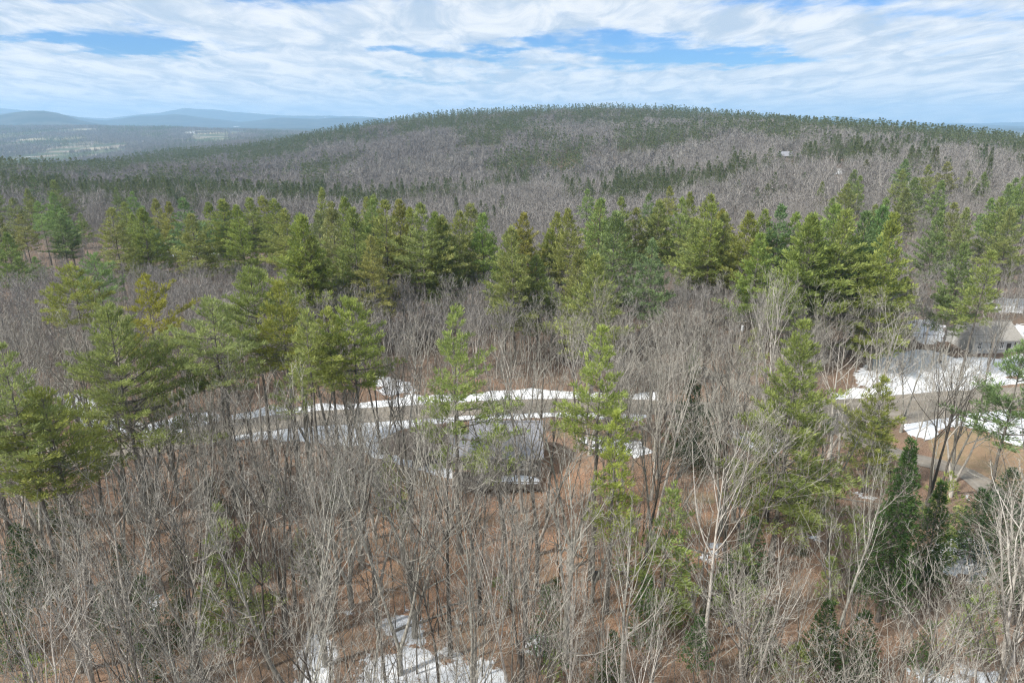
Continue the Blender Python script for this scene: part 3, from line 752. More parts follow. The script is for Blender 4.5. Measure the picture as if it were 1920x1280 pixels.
def house(name, label, cat, loc, rz, Wd, Dp, wall_h, rise, roof_mat, wall_mat, windows, doors=(), wing=None, chimney=None, over=.45):
    """gabled house, ridge along local X, its face to the camera at -Y"""
    e = empty(name, (loc[0], loc[1], float(zt(loc[0], loc[1])) + .05), rz); tag(e, label, cat)
    def body(x0, x1, y0, y1, h, rs_, tagw, tagr):
        g = Geo(); ym = (y0 + y1) / 2
        vs = [(x0, y0, -1), (x1, y0, -1), (x1, y1, -1), (x0, y1, -1), (x0, y0, h), (x1, y0, h), (x1, y1, h), (x0, y1, h), (x0, ym, h + rs_ - .02), (x1, ym, h + rs_ - .02)]
        g.add(vs, [(0, 1, 5, 4), (1, 2, 6, 9, 5), (2, 3, 7, 6), (3, 0, 4, 8, 7), (4, 5, 9, 8), (6, 7, 8, 9)])
        # thin lap lines of the siding
        wl = g.obj('wall', wall_mat, e)
        r_ = Geo(); sl = rs_ / (ym - y0)
        for sgn in (-1, 1):
            ye = (y0 if sgn < 0 else y1) + sgn * over; ze = h - sl * over + .05; zr = h + rs_ + .05
            a, b = x0 - over * .7, x1 + over * .7; th = .16
            r_.add([(a, ye, ze), (b, ye, ze), (b, ym, zr), (a, ym, zr), (a, ye, ze + th), (b, ye, ze + th), (b, ym, zr + th), (a, ym, zr + th)],
                   [(0, 1, 2, 3) if sgn < 0 else (3, 2, 1, 0), (4, 5, 6, 7) if sgn < 0 else (7, 6, 5, 4), (0, 4, 5, 1), (0, 3, 7, 4), (1, 5, 6, 2)])
        rf = r_.obj('roof', roof_mat, e)
        cg = Geo(); cg.box(((x0 + x1) / 2, ym, h + rs_ + .24), (x1 - x0 + over * 1.4, .35, .08)); cg.obj('ridge_cap', roof_mat, rf)
        for sgn in (-1, 1):
            ye = (y0 if sgn < 0 else y1) + sgn * (over + .05); ze = h - sl * over + .1
            fg = Geo(); fg.box(((x0 + x1) / 2, ye, ze), (x1 - x0 + over * 1.4, .09, .2)); fg.obj('gutter', M['siding'], rf)
        return rf
    rf = body(-Wd / 2, Wd / 2, -Dp / 2, Dp / 2, wall_h, rise, 0, 0)
    if wing: body(*wing)
    for wx, wz, ww, wh, side in windows:
        y0 = -Dp / 2
        if side == 'wing' and wing: y0 = wing[2]
        fr = Geo(); t = .1
        for cx_, cz_, sx_, sz_ in ((0, wh / 2 + t / 2, ww + 2 * t, t), (0, -wh / 2 - t / 2, ww + 2 * t, t), (-ww / 2 - t / 2, 0, t, wh), (ww / 2 + t / 2, 0, t, wh), (0, 0, .05, wh), (0, 0, ww, .05)):
            fr.box((wx + cx_, y0 - .04, wz + cz_), (sx_, .10, sz_))
        f_ = fr.obj('window', M['trim'], e)
        p = Geo(); p.box((wx, y0 - .015, wz), (ww - .01, .05, wh - .01)); p.obj('pane', M['glass'], f_)
        s_ = Geo(); s_.box((wx, y0 - .10, wz - wh / 2 - .14), (ww + .3, .16, .06)); s_.obj('sill', M['trim'], f_)
    for dx_, ww, hh, mt in doors:
        d = Geo(); d.box((dx_, -Dp / 2 - .03, hh / 2), (ww, .1, hh)); do = d.obj('door', mt, e)
        k = Geo(); k.box((dx_ + ww * .38, -Dp / 2 - .12, hh * .48), (.06, .08, .14)); k.obj('handle', M['metal'], do)
    if chimney:
        c = Geo(); c.box(chimney, (.8, .7, 2.2)); c.box((chimney[0], chimney[1], chimney[2] + 1.15), (.95, .85, .12)); c.obj('chimney', M['chim'], rf)
    return e
HAx, HAy = -.9, 94.0
hA = house('house', 'grey house with slate-blue gable roof half hidden behind bare trunks, beside the gravel turnaround', 'house', (HAx, HAy), 0.0,
      10.4, 9.0, 3.3, 3.3, M['roofA'], M['siding'],
      [(2.75, 1.9, 1.25, 1.3, ''), (-.6, 1.9, 1.25, 1.2, ''), (-3.6, 1.8, .9, 1.5, ''), (-6.6, 1.5, .8, 1.5, 'wing')], [(1.0, 1.0, 2.05, M['darkdoor'])],
      wing=(-8.2, -5.23, -2.6, 3.4, 2.6, 1.9, 0, 0))
dk = empty('deck', (HAx - 1.2, HAy - 7.1, float(zt(HAx, HAy - 7)) + .0)); tag(dk, 'raised dark wooden deck with railing behind the grey house', 'deck')
g = Geo()
for i in range(20): g.box((0, -2.2 + i * .235, .95), (12.6, .215, .05))
g.obj('floorboards', M['deckwood'], dk)
for i in range(7):
    g = Geo(); g.box((-6.2 + i * 2.07, -2.25, .55), (.13, .13, 2.6)); g.obj('post', M['deckwood'], dk)
g = Geo(); g.box((0, -2.3, 1.88), (12.7, .12, .07)); g.box((0, -2.24, 1.15), (12.5, .05, .06))
for i in range(60): g.box((-6.05 + i * .205, -2.24, 1.5), (.045, .04, .66))
g.obj('railing', M['deckwood'], dk)
g = Geo(); g.box((0, -2.24, .82), (12.7, .05, .2)); g.box((0, 2.2, .82), (12.7, .05, .2)); g.obj('beam', M['deckwood'], dk)
def snow_sheet(name, cx_, cy_, z, wx, wy, label, seed):
    n, k = 26, 14; vs, fs = [], []
    for j in range(k):
        for i in range(n):
            u, v = i / (n - 1) * 2 - 1, j / (k - 1) * 2 - 1
            e = 1 + .35 * (float(vnoise(math.atan2(v, u) * 2.2 + 9, seed)) - .5)
            r_ = max(abs(u), abs(v)); d = math.hypot(u, v) or 1
            q = r_ / d * (.55 + .45 * d) * e
            vs.append((cx_ + u * q * wx / 2, cy_ + v * q * wy / 2, z + .16 * (1 - r_ ** 4) + .03 * float(vnoise(i * .7, j * .7, seed))))
    for j in range(k - 1):
        for i in range(n - 1): fs.append((j * n + i, j * n + i + 1, (j + 1) * n + i + 1, (j + 1) * n + i))
    m = mesh_from(name, vs, fs, [M['snow']], True); return tag(link(bpy.data.objects.new(name, m)), label, kind='stuff')
zd = float(zt(HAx, HAy - 7)) + 1.0
snow_sheet('snow', HAx + 1.9, HAy - 7.2, zd, 5.4, 2.4, 'old snow lying on the dark deck behind the grey house', 5)

hB = house('cottage', 'pale cottage under a worn brown-grey roof at the top of the snowy slope', 'house', (106.0, 146.5), R(5), 11, 9.0, 2.8, 2.8, M['roofB'], M['siding_w'],
      [(-4.2, 1.6, .7, 1.4, ''), (-1.4, 1.6, .7, 1.4, ''), (1.0, 1.6, .7, 1.4, ''), (4.2, 1.6, .7, 1.4, '')], [(2.7, .95, 2.0, M['darkdoor'])])
cx_, cy_ = spot_by_top(1474, 284, 8.2)
hC = house('hillside_house', 'grey-roofed house standing among bare trees high on the wooded hill', 'house', (cx_, cy_), R(-3), 15, 9, 4.6, 3.6, M['roofA'], M['siding_tan'],
      [(-5.5, 3.1, 1.6, 1.4, ''), (-1.5, 3.1, 1.4, 1.4, ''), (3.5, 3.1, 1.4, 1.4, '')], [(5.5, 1.1, 2.1, M['darkdoor'])])
HC = (cx_, cy_)
# a few buildings of the far valley
for (px, Y, ww, col, lab) in ((243, 2300, 26, 'siding_w', 'long pale building in the far valley, beyond the dark ridge'), (262, 2440, 16, 'siding_w', 'small white building in the far valley above the long pale one'),
                              (283, 2600, 18, 'trim', 'tiny white building farthest up the valley clearing'), (190, 2150, 20, 'siding_w', 'pale farm building at the edge of the lowest valley woods'),
                              (222, 2420, 14, 'siding_tan', 'small tan building beside the valley road'), (270, 2250, 15, 'trim', 'white gabled building near the foot of the tan slope')):
    x_ = (px - 960) / 1346 * Y * 1.0
    house('valley_building', lab, 'building', (x_, Y), R((px * 7) % 40 - 20), ww, 11, 6, 4, M['metal'], M[col], [(-ww * .25, 3, 2, 2, ''), (ww * .25, 3, 2, 2, '')])['group'] = 'buildings in the far valley'

# parked car on the gravel turnaround
def car(loc, rz):
    e = empty('parked_car', loc, rz); tag(e, 'dark parked sport utility vehicle on the turnaround at the end of the grey house', 'car')
    prof = [(-2.3, .45), (-2.34, .95), (-2.15, 1.08), (-1.15, 1.14), (-.55, 1.66), (.3, 1.74), (1.75, 1.68), (2.15, 1.15), (2.28, 1.0), (2.28, .45)]
    g = Geo(); n = len(prof); vs = []
    for y, k in ((-.93, 0), (.93, 0)):
        for x, z in prof: vs.append((x, y * (1 if z < 1.2 else .80), z))
    g.add(vs, [tuple(range(n)), tuple(range(2 * n - 1, n - 1, -1))] + [(i, n + i, n + (i + 1) % n, (i + 1) % n) for i in range(n)])
    b = g.obj('body', M['paint_dark'], e)
    bv = b.modifiers.new('b', 'BEVEL'); bv.width = .07; bv.segments = 3
    g = Geo(); g.add([(-1.13, -.76, 1.18), (-1.13, .76, 1.18), (-.60, .68, 1.62), (-.60, -.68, 1.62)], [(0, 1, 2, 3)]); g.obj('windscreen', M['glass'], e).location = (-.03, 0, .03)
    for s in (-1, 1):
        for a, c in ((-.9, -.1), (0.0, .85), (.95, 1.7)):
            g = Geo(); g.add([(a, s * .945, 1.16), (c, s * .945, 1.16), (c - .06, s * .80, 1.6), (max(a, -.45) + .05, s * .80, 1.6)], [(0, 1, 2, 3)]); g.obj('side_window', M['glass'], e)
        g = Geo(); g.box((-2.3, s * .68, .86), (.12, .32, .16)); g.obj('headlight', M['lamp_clear'], e)
        g = Geo(); g.box((2.26, s * .76, 1.0), (.1, .18, .3)); g.obj('tail_light', M['lamp_red'], e)
        g = Geo(); g.box((-.95, s * 1.05, 1.18), (.14, .18, .13)); g.obj('mirror', M['paint_dark'], e)
        for x in (-1.42, 1.42):
            g = Geo(); g.tube([Vector((x, s * .70, .36)), Vector((x, s * .96, .36))], [.36, .36], 18, True); wv = g.obj('wheel', M['tyre'], e)
            g = Geo(); g.tube([Vector((x, s * .9, .36)), Vector((x, s * .975, .36))], [.21, .2], 12, True); g.obj('rim', M['metal'], wv)
    return e
cp = (-12.6, 93.6); car((cp[0], cp[1], float(zt(*cp)) + .02), R(12))

def utility_pole(px, py, H, lab, rz=0.0, drum=True, arm=True):
    x_, y_ = spot_by_top(px, py, H); z_ = float(zt(x_, y_))
    e = empty('utility_pole', (x_, y_, z_), rz); tag(e, lab, 'utility pole')
    g = Geo(); g.tube([Vector((0, 0, -.5)), Vector((0, 0, H * .5)), Vector((.03, 0, H))], [.17, .15, .11], 9, True); g.obj('post', M['polewood'], e)
    if arm:
        g = Geo(); g.box((0, -.14, H - .5), (2.6, .11, .13)); ar = g.obj('crossarm', M['polewood'], e)
        for k in (-1.2, -.6, .6, 1.2):
            g = Geo(); g.tube([Vector((k, -.14, H - .44)), Vector((k, -.14, H - .2))], [.05, .04], 8, True); g.obj('insulator', M['metal'], ar)
    if drum:
        g = Geo(); g.tube([Vector((.0, -.42, H - 2.2)), Vector((0, -.42, H - 1.2))], [.28, .28], 14, True); g.tube([Vector((.0, -.42, H - 1.2)), Vector((0, -.42, H - 1.12))], [.28, .12], 14, True); g.obj('transformer', M['metal'], e)
    return Vector((x_, y_, z_ + H - .2))
q1 = utility_pole(1392, 599, 11.5, 'wooden utility pole with crossarm and grey transformer drum at the edge of the pines', R(8))
q2 = utility_pole(1867, 626, 11.5, 'plain wooden pole without crossarm rising from the snow beside the pale cottage', 0, False, False)
q3 = utility_pole(1571, 291, 11, 'pale utility pole standing over the snow patch high on the hill', 0, False, True)
q4 = utility_pole(1265, 588, 11, 'utility pole almost lost among pine trunks behind the brush', R(-5), False, True)
def wires(a, b, offs, name_label):
    g = Geo()
    for o_ in offs:
        pts = [a.lerp(b, t) + Vector((o_, 0, -4 * .9 * t * (1 - t))) for t in [i / 14 for i in range(15)]]
        g.tube(pts, [.022] * 15, 3)
    return tag(g.obj('power_line', M['wire']), name_label, 'wire')
wires(q4, q1, (-.6, .6), 'two thin power lines hanging between the transformer pole and the pole in the pines')
wires(q1, q2, (-.6, .6), 'long thin power lines from the transformer pole towards the pale cottage')
# ------------------------------------------------------------------ conifers
rs = random.Random(7)
def z_line(Y, py):
    a = (py - 640) / F
    return CAM_Z + Y * (-_SI - a * _CO) / (_CO - a * _SI)
def place_tree(kind, x, y, trunk, crown, sc, rz, tint=(1, 1, 1), tilt=(0, 0), sxy=1.0, parts=True):
    e = empty(kind, (x, y, float(zt(x, y)) - .05), rz, (sc * sxy, sc * sxy, sc)); e.rotation_euler = (tilt[0], tilt[1], rz)
    for nm, m in (('trunk', trunk), ('crown', crown)):
        o = link(bpy.data.objects.new(nm, m), e); o.color = (*tint, 1)
    return e
TREES = []            # every individual tree: (empty, family, x, y, H, data for the label)
G_, Y_, P_, B_, D_ = (1, 1, 1), (1.12, 1.06, .85), (1.15, 1.12, 1.1), (.78, .95, 1.1), (.62, .78, .95)
# (px, top py, crown bottom py, half width px, height m, kind, raggedness, tint, lean, label)
NEAR = [
 (12, 645, 905, 66, 30, 'pine', .5, G_, 1, 'tall dense pine cut by the frame edge, level with the road'),
 (85, 732, 925, 92, 25, 'pine', .6, Y_, 1, 'broad light green pine with low drooping crown below the tall one at the edge'),
 (203, 575, 850, 122, 30, 'pine', .9, G_, .5, 'big layered pine with long flat limbs reaching over the snow'),
 (132, 500, 612, 50, 29, 'pine', .3, Y_, 0, 'round full-crowned yellow-green pine standing alone in grey brush'),
 (174, 477, 570, 38, 29, 'pine', .3, B_, 0, 'dark green pine close behind the round yellow-green one'),
 (266, 518, 665, 60, 29, 'pine', .8, (1.24, 1.05, .62), .5, 'yellowing pine with orange needles among its branches'),
 (385, 562, 735, 78, 29, 'pine', .6, P_, .8, 'blue-green pine with pale leaning trunk beside the widest pine'),
 (468, 503, 700, 86, 31, 'pine', .5, (.95, .98, .9), 0, 'widest pine of the cluster above the road, with a pointed top'),
 (522, 530, 690, 48, 30, 'pine', .6, (1.1, 1, .7), 0, 'olive pine crowding the shoulder of the widest pine'),
 (572, 585, 735, 55, 29, 'pine', .8, P_, 0, 'loose pale green pine between the widest pine and the bright one'),
 (612, 578, 712, 40, 29, 'pine', .6, Y_, 0, 'narrow yellow-green pine just before the bright bushy one'),
 (657, 562, 728, 72, 29, 'pine', .5, (1.1, 1.12, .85), 0, 'bright bushy pine with upswept limbs at the end of the road cluster'),
 (848, 573, 872, 80, 31, 'pine', 1.3, (1.12, 1.15, .95), .3, 'tall ragged pine with one long limb, rising in front of the grey house'),
 (1128, 612, 850, 60, 30, 'pine', 1.25, (1.2, 1.2, .85), 0, 'tall narrow bright green pine beside the house, its limbs uneven'),
 (1156, 775, 1005, 38, 23, 'pine', .6, (1.25, 1.25, .85), 0, 'lower bright green pine standing before the tall narrow one'),
 (1258, 905, 1150, 58, 16, 'pine', .8, (1.15, 1.2, .95), .3, 'soft wispy light green pine over the leaf litter near the hill foot'),
 (1508, 597, 985, 90, 30, 'pine', .6, (1.0, 1.02, .9), 0, 'huge soft olive pine before the road junction'),
 (1660, 712, 862, 50, 17, 'pine', .8, Y_, 0, 'small open yellow-green pine at the road edge by the junction'),
 (1712, 824, 1110, 46, 21, 'spruce', .3, (1.1, 1.25, .95), 0, 'tall dark pointed spruce by the side road'),
 (1768, 905, 1090, 34, 14, 'spruce', .3, (1.15, 1.3, .9), 0, 'shorter dark spruce pressed against the tall pointed one'),
 (1925, 640, 835, 72, 26, 'pine', .7, B_, 0, 'dark pine at the frame edge overhanging the road'),
 (1902, 880, 990, 44, 11, 'spruce', .3, (.9, 1, 1.1), 0, 'small blackish hemlock beside the snow below the side road'),
 (1846, 922, 1040, 48, 10, 'spruce', .3, (.85, .95, .95), 0, 'broad dark hemlock at the bend of the side road'),
 (1782, 888, 975, 34, 9, 'pine', .5, P_, 0, 'little pale pine between the dark spruces and the side road'),
 (402, 950, 1200, 64, 16, 'pine', .6, (.95, 1.0, .95), .3, 'mid-sized pine wrapped in bare lichened branches'),
 (1398, 1032, 1150, 46, 10, 'pine', .6, (.95, 1.05, .95), 0, 'short green pine in grey thicket beyond the wispy pine'),
 (1214, 1085, 1190, 30, 8, 'spruce', .3, (1.3, 1.5, 1), 0, 'small bushy hemlock at the foot of the trunks under the bright pines'),
 (1416, 618, 700, 26, 13, 'pine', .5, Y_, 0, 'small pine top showing behind the grey brush by the utility pole'),
 (1300, 712, 870, 50, 13, 'spruce', .4, (.6, .7, .7), 0, 'dark drooping hemlock tangled in grey branches beside the bright pine'),
 (1330, 770, 880, 44, 10, 'spruce', .4, (.6, .7, .7), 0, 'lower dark hemlock tangled in grey branches near the road'),
 (190, 1100, 1180, 26, 7, 'spruce', .3, (1, 1.1, 1), 0, 'small dark hemlock among pale trunks near the frame corner'),
 (262, 1222, 1275, 22, 4, 'spruce', .3, (1.2, 1.3, 1), 0, 'knee-high green hemlock on the leaf litter by a thick dark trunk'),
 (938, 1085, 1130, 20, 4.5, 'pine', .3, (.9, 1, .9), 0, 'little pine sapling on open leaf litter below the house'),
 (1040, 1092, 1135, 18, 4.5, 'spruce', .3, (1.2, 1.2, 1), 0, 'low dark hemlock sapling on open leaf litter'),
 (1495, 1218, 1280, 28, 6, 'pine', .3, G_, 0, 'short pine among bare crowns at the bottom of the view'),
 (1850, 1105, 1220, 34, 10, 'pine', .4, (.9, 1.05, .8), 0, 'green pine behind pale bare crowns in the bottom corner thicket'),
 (1925, 1010, 1100, 40, 11, 'spruce', .3, (.8, .9, .9), 0, 'dark hemlock at the frame edge above the corner thicket'),
 (60, 1236, 1290, 34, 6, 'pine', .4, (1, 1.1, .8), 0, 'low green pine in the bottom corner beneath bare branches'),
 (1310, 1165, 1235, 26, 7, 'spruce', .3, (1, 1.2, 1), 0, 'small green hemlock under the grey crowns near the bottom'),
 (1555, 1130, 1240, 36, 9, 'spruce', .3, (.9, 1, .8), 0, 'dark hemlock between two pale leaning trunks'),
 (1480, 830, 945, 50, 12, 'pine', .7, P_, 0, 'pale pine under the huge olive pine'),
 (1572, 905, 990, 36, 10, 'pine', .7, P_, 0, 'small olive pine at the foot of the huge soft pine'),
 (1640, 790, 905, 40, 11, 'pine', .8, P_, 0, 'thin see-through pine on the near side of the junction'),
 (30, 985, 1120, 50, 12, 'spruce', .3, (.9, 1, .9), 0, 'shaded hemlock behind the pale leaning trunks at the frame edge'),
 (545, 700, 760, 42, 20, 'pine', .8, P_, 0, 'low half-bare pine over the road, under the loose pale one'),
 (940, 800, 850, 40, 19, 'pine', .9, (1.1, 1.15, .9), 0, 'small pine crown drooping over the slate roof'),
]
for k, (px, py, cb, hw, H, kind, rag, tint, lean, lab) in enumerate(NEAR):
    x, y = spot_by_top(px, py, H); zg = float(zt(x, y)); dep = y * _CO + (CAM_Z - zg - H * .7) * _SI
    c0 = min(.72, max(.04, (z_line(y, cb) - zg) / H + .02)); Rm = hw * dep / F * 1.36
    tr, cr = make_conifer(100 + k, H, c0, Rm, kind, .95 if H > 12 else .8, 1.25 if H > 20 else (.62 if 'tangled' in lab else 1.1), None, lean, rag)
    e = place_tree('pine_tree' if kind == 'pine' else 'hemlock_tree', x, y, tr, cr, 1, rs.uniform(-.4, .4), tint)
    tag(e, lab, 'pine' if kind == 'pine' else 'hemlock'); TREES.append((e, 'near', x, y, H))

# library of mid-distance pines
MID = [make_conifer(200 + i, 30, c0, R_ * 1.08, 'pine', .62, 1.5, None, .6, rg) for i, (c0, R_, rg) in enumerate(((.36, 6.0, .4), (.43, 5.4, .6), (.30, 6.4, .5), (.46, 5.0, .8), (.35, 5.6, .7), (.40, 6.0, .5), (.28, 6.6, .6), (.33, 5.4, .3), (.12, 6.4, .5), (.18, 6.0, .6)))]
FARP = [make_conifer(230 + i, 27, c0, R_, k_, .33, 1.2, M['hill_pine'], .4, rg) for i, (c0, R_, rg, k_) in enumerate(((.28, 5.6, .5, 'pine'), (.36, 5.0, .7, 'pine'), (.22, 6.0, .5, 'pine'), (.32, 5.2, .6, 'pine'), (.10, 4.0, .3, 'spruce')))]
TINY = [make_conifer(250 + i, 24, c0, R_, k_, .16, .75, M['hill_pine'], .3, .5) for i, (c0, R_, k_) in enumerate(((.22, 5.4, 'pine'), (.30, 5.0, 'pine'), (.15, 5.6, 'pine'), (.05, 4.2, 'spruce')))]
ROW = [(205, 392), (228, 380), (246, 402), (268, 388), (292, 374), (318, 380), (340, 372), (362, 402), (395, 380), (418, 374), (444, 386), (470, 372), (492, 368), (520, 374), (540, 392), (566, 405), (598, 354), (622, 380), (642, 374), (662, 392),
       (690, 372), (706, 366), (722, 424), (748, 376), (772, 392), (792, 384), (815, 402), (832, 408), (860, 398), (884, 383), (905, 402), (942, 440), (980, 402), (965, 428), (1030, 430), (1048, 400), (1068, 396), (1088, 456), (1102, 356), (1122, 374), (1146, 398), (1165, 372),
       (1192, 392), (1216, 364), (1226, 454), (1238, 378), (1257, 350), (1276, 372), (1292, 362), (1322, 366), (1342, 384), (1358, 396), (1402, 402), (1440, 395), (1465, 386), (1486, 400), (1480, 468), (1520, 402), (1562, 386), (1582, 396), (1628, 398), (1658, 388), (1680, 402), (1612, 440), (1810, 458), (1850, 470),
       (700, 445), (575, 445), (1010, 480), (1120, 480), (1300, 430), (1420, 440)]
DARKS = {(1146, 398), (1216, 364), (1465, 386), (1628, 398), (1658, 388), (340, 372), (268, 388), (1810, 458), (1226, 454)}
rr = random.Random(3)
ROW += [(px + rr.uniform(-9, 9), py + rr.uniform(-4, 10)) for px, py in ROW[3::6]]
rowt = []
for px, py in ROW:
    H = rs.uniform(27, 32) if py < 430 else rs.uniform(23, 27)
    if px < 545: H = rs.uniform(23, 27)
    x, y = spot_by_top(px + rs.uniform(-3, 3), py, H)
    if (px, py) in {(1226, 454), (1088, 456), (722, 424), (1480, 468)}: x, y = spot_by_top(px, py, 26)
    v = rs.randrange(len(MID)) if px > 545 else rs.choice((2, 6, 7, 8, 9)); tr, cr = MID[v]
    tint = (rs.uniform(.62, .8), rs.uniform(.8, .9), rs.uniform(.9, 1.1)) if px in [d[0] for d in DARKS] else (rs.uniform(.92, 1.16), rs.uniform(.95, 1.1), rs.uniform(.75, 1.05))
    e = place_tree('pine_tree', x, y, tr, cr, H / 30, rs.uniform(0, 6.28), tint, (rs.uniform(-.02, .02), rs.uniform(-.02, .02)), rs.uniform(.92, 1.18) * (1.18 if px < 545 else 1))
    rowt.append([e, 'row', x, y, H])
TREES += rowt
# left cluster and the right hand hillside, tops read one by one
CLUST = [(8, 440, 27), (-12, 400, 27), (24, 372, 27), (50, 356, 27), (72, 378, 27), (95, 362, 27), (120, 392, 26), (60, 330, 26), (20, 326, 26), (100, 338, 26), (136, 352, 25), (-10, 352, 26), (150, 400, 20), (60, 482, 15), (38, 402, 25), (108, 404, 24),
         (130, 300, 24), (160, 325, 22), (385, 330, 22), (410, 322, 24), (430, 340, 22), (260, 345, 22), (245, 360, 20), (300, 330, 22), (330, 318, 22), (350, 322, 20), (215, 352, 22), (540, 312, 22),
         (1545, 340, 20), (1600, 318, 27), (1612, 330, 26), (1588, 345, 24), (1455, 322, 22), (1440, 345, 20), (1510, 322, 17), (1700, 300, 26), (1735, 262, 27), (1722, 282, 27), (1760, 276, 27), (1775, 305, 26), (1690, 318, 26), (1742, 310, 26), (1716, 335, 25), (1764, 340, 25), (1700, 356, 25),
         (1845, 282, 24), (1856, 290, 22), (1820, 322, 22), (1845, 325, 22), (1905, 335, 24), (1892, 345, 26), (1930, 352, 26), (1880, 372, 26), (1905, 390, 26), (1860, 372, 24), (1660, 372, 25), (1640, 385, 23), (1790, 382, 24), (1815, 392, 24), (1760, 398, 25),
         (885, 284, 24), (884, 262, 20), (950, 278, 22), (1050, 250, 18), (1030, 232, 18), (540, 250, 18), (845, 345, 13), (820, 352, 14), (944, 372, 12), (955, 378, 10), (905, 348, 12), (1180, 345, 16), (1370, 302, 16), (1460, 235, 18),
         (1100, 238, 20), (1120, 232, 20), (1140, 246, 20), (1165, 242, 20), (1240, 232, 20), (1262, 236, 20), (1285, 228, 20), (1230, 250, 18), (1695, 258, 22), (1560, 372, 22), (1420, 352, 20), (1215, 322, 16), (600, 400, 24), (1625, 300, 20),
         (780, 255, 18), (840, 222, 20), (860, 225, 20), (850, 235, 20), (870, 240, 20), (1925, 330, 26), (1300, 640, 9), (1700, 520, 14), (1620, 470, 16), (960, 270, 16)]
clt = []
for px, py, H in CLUST:
    if px < 170 and py > 340: H *= .84
    x, y = spot_by_top(px, py, H)
    lib = MID if y < 330 else FARP
    v = rs.randrange(len(lib)); tr, cr = lib[v]; h0 = 30 if lib is MID else 27
    tint = (rs.uniform(.75, 1.05), rs.uniform(.85, 1.05), rs.uniform(.85, 1.1))
    if y > 330: tint = tuple(q * 1.15 for q in tint)
    e = place_tree('pine_tree', x, y, tr, cr, H / h0, rs.uniform(0, 6.28), tint, (rs.uniform(-.02, .02), rs.uniform(-.02, .02)), rs.uniform(.9, 1.2) * (1.15 if H < 20 else 1))
    clt.append([e, 'hill', x, y, H])
TREES += clt
OCC = [(t[2], t[3]) for t in TREES]

SHRUBBY = [make_conifer(270 + i, 7, .03, 2.3, k_, .8, 1.0, None, .2, .6) for i, k_ in enumerate(('spruce', 'spruce', 'pine', 'spruce'))]
ru = random.Random(77); young = []
for (x0, x1, y0, y1, n_) in ((0, 430, 960, 1290, 17), (430, 700, 880, 1250, 5), (1150, 1560, 1020, 1290, 13), (1560, 1930, 1000, 1290, 13), (1420, 1700, 880, 1000, 5), (860, 1150, 1180, 1290, 3), (690, 860, 940, 1010, 2)):
    for _ in range(n_):
        px, py = ru.uniform(x0, x1), ru.uniform(y0, y1); x, y = ground_at(px, py)
        if any((x - t[2]) ** 2 + (y - t[3]) ** 2 < 7 for t in TREES + young): continue
        H = ru.uniform(3.2, 8.5); tr, cr = SHRUBBY[ru.randrange(4)]; q = ru.uniform(.8, 1.5)
        e = place_tree('hemlock_tree', x, y, tr, cr, H / 7, ru.uniform(0, 6.28), (q * .95, q, q * .9), (ru.uniform(-.05, .05), ru.uniform(-.05, .05)), ru.uniform(.8, 1.15))
        young.append([e, 'young', x, y, H])
TREES += young
# ------------------------------------------------------------------ bare broadleaf trees
def clear_of(x, y, road=4.6):
    if dist_lines(np.array(x), np.array(y), ROADS_W).min() < road: return False
    ax, ay = np.array([x]), np.array([y])
    for pl in (SNOW[1], SNOW[5], *BARE, LAWN[0]):
        if in_poly(ax, ay, pl)[0]: return False
    if abs(x - HA[0] - 1) < 12 and 83 < y < 102: return False
    if abs(x - 106) < 8 and 139 < y < 155: return False
    if math.hypot(x - cp[0], y - cp[1]) < 4: return False
    return True
BIG = [make_bare(300 + i, 19, r_ * 1.25, fk, kd, sp, .027, fi, mt) for i, (r_, fk, kd, sp, fi, mt) in enumerate((
    (.20, 1, (12, 5, 4, 3), .9, .5, ('dark_bark', 'twig')), (.22, 2, (9, 5, 4, 3), .85, .42, ('bare_bark', 'twig')), (.24, 3, (7, 5, 4, 3), .95, .4, ('bare_bark', 'twig')),
    (.19, 1, (11, 5, 4, 3), .8, .52, ('pale_bark', 'twig')), (.22, (2, 3), (8, 5, 4, 3), 1.05, .4, ('pale_bark', 'twig')), (.17, 1, (10, 5, 4, 3), .75, .58, ('dark_bark', 'twig')),
    (.25, 3, (7, 5, 4, 3), 1.2, .2, ('bare_bark', 'twig')), (.20, 2, (9, 5, 4, 3), .9, .48, ('dark_bark', 'twig'))))]
SLIM = [make_bare(330 + i, 14, .09, 1, (9, 4, 3), .8, .022, .4, (('dark_bark', 'bare_bark')[i % 2], 'twig'), 3) for i in range(6)]
HERO = [(n_[0], n_[3] * (1.5 if 'spruce' in n_[9] else 1), n_[2], t[3]) for n_, t in zip(NEAR, TREES)]
def hides(px, top, y, f=1.0):
    return any(abs(px - hx) < hw * .95 * f and y < hy and top < cb - 8 for hx, hw, cb, hy in HERO)
def hides_road(px, py, y, x):
    # the road and yards stay in sight above the first trees, as they do in the photograph
    if y > 128: return 0
    if 845 < px < 1045 and y < 90 and py < 935: return .93
    if 430 < px < 880 and y > 58 and py < 905: return .78
    if 430 < px < 1090: return .84 if py < 840 and y > 60 else (.6 if py < 810 else 0)
    if 1540 < px < 1960: return .95 if py < 880 and y > 55 else (.8 if py < 840 else 0)
    if 60 < px <= 430: return .6 if py < 840 else 0
    return .35 if py < 740 else 0
cands = []
rb = random.Random(21)
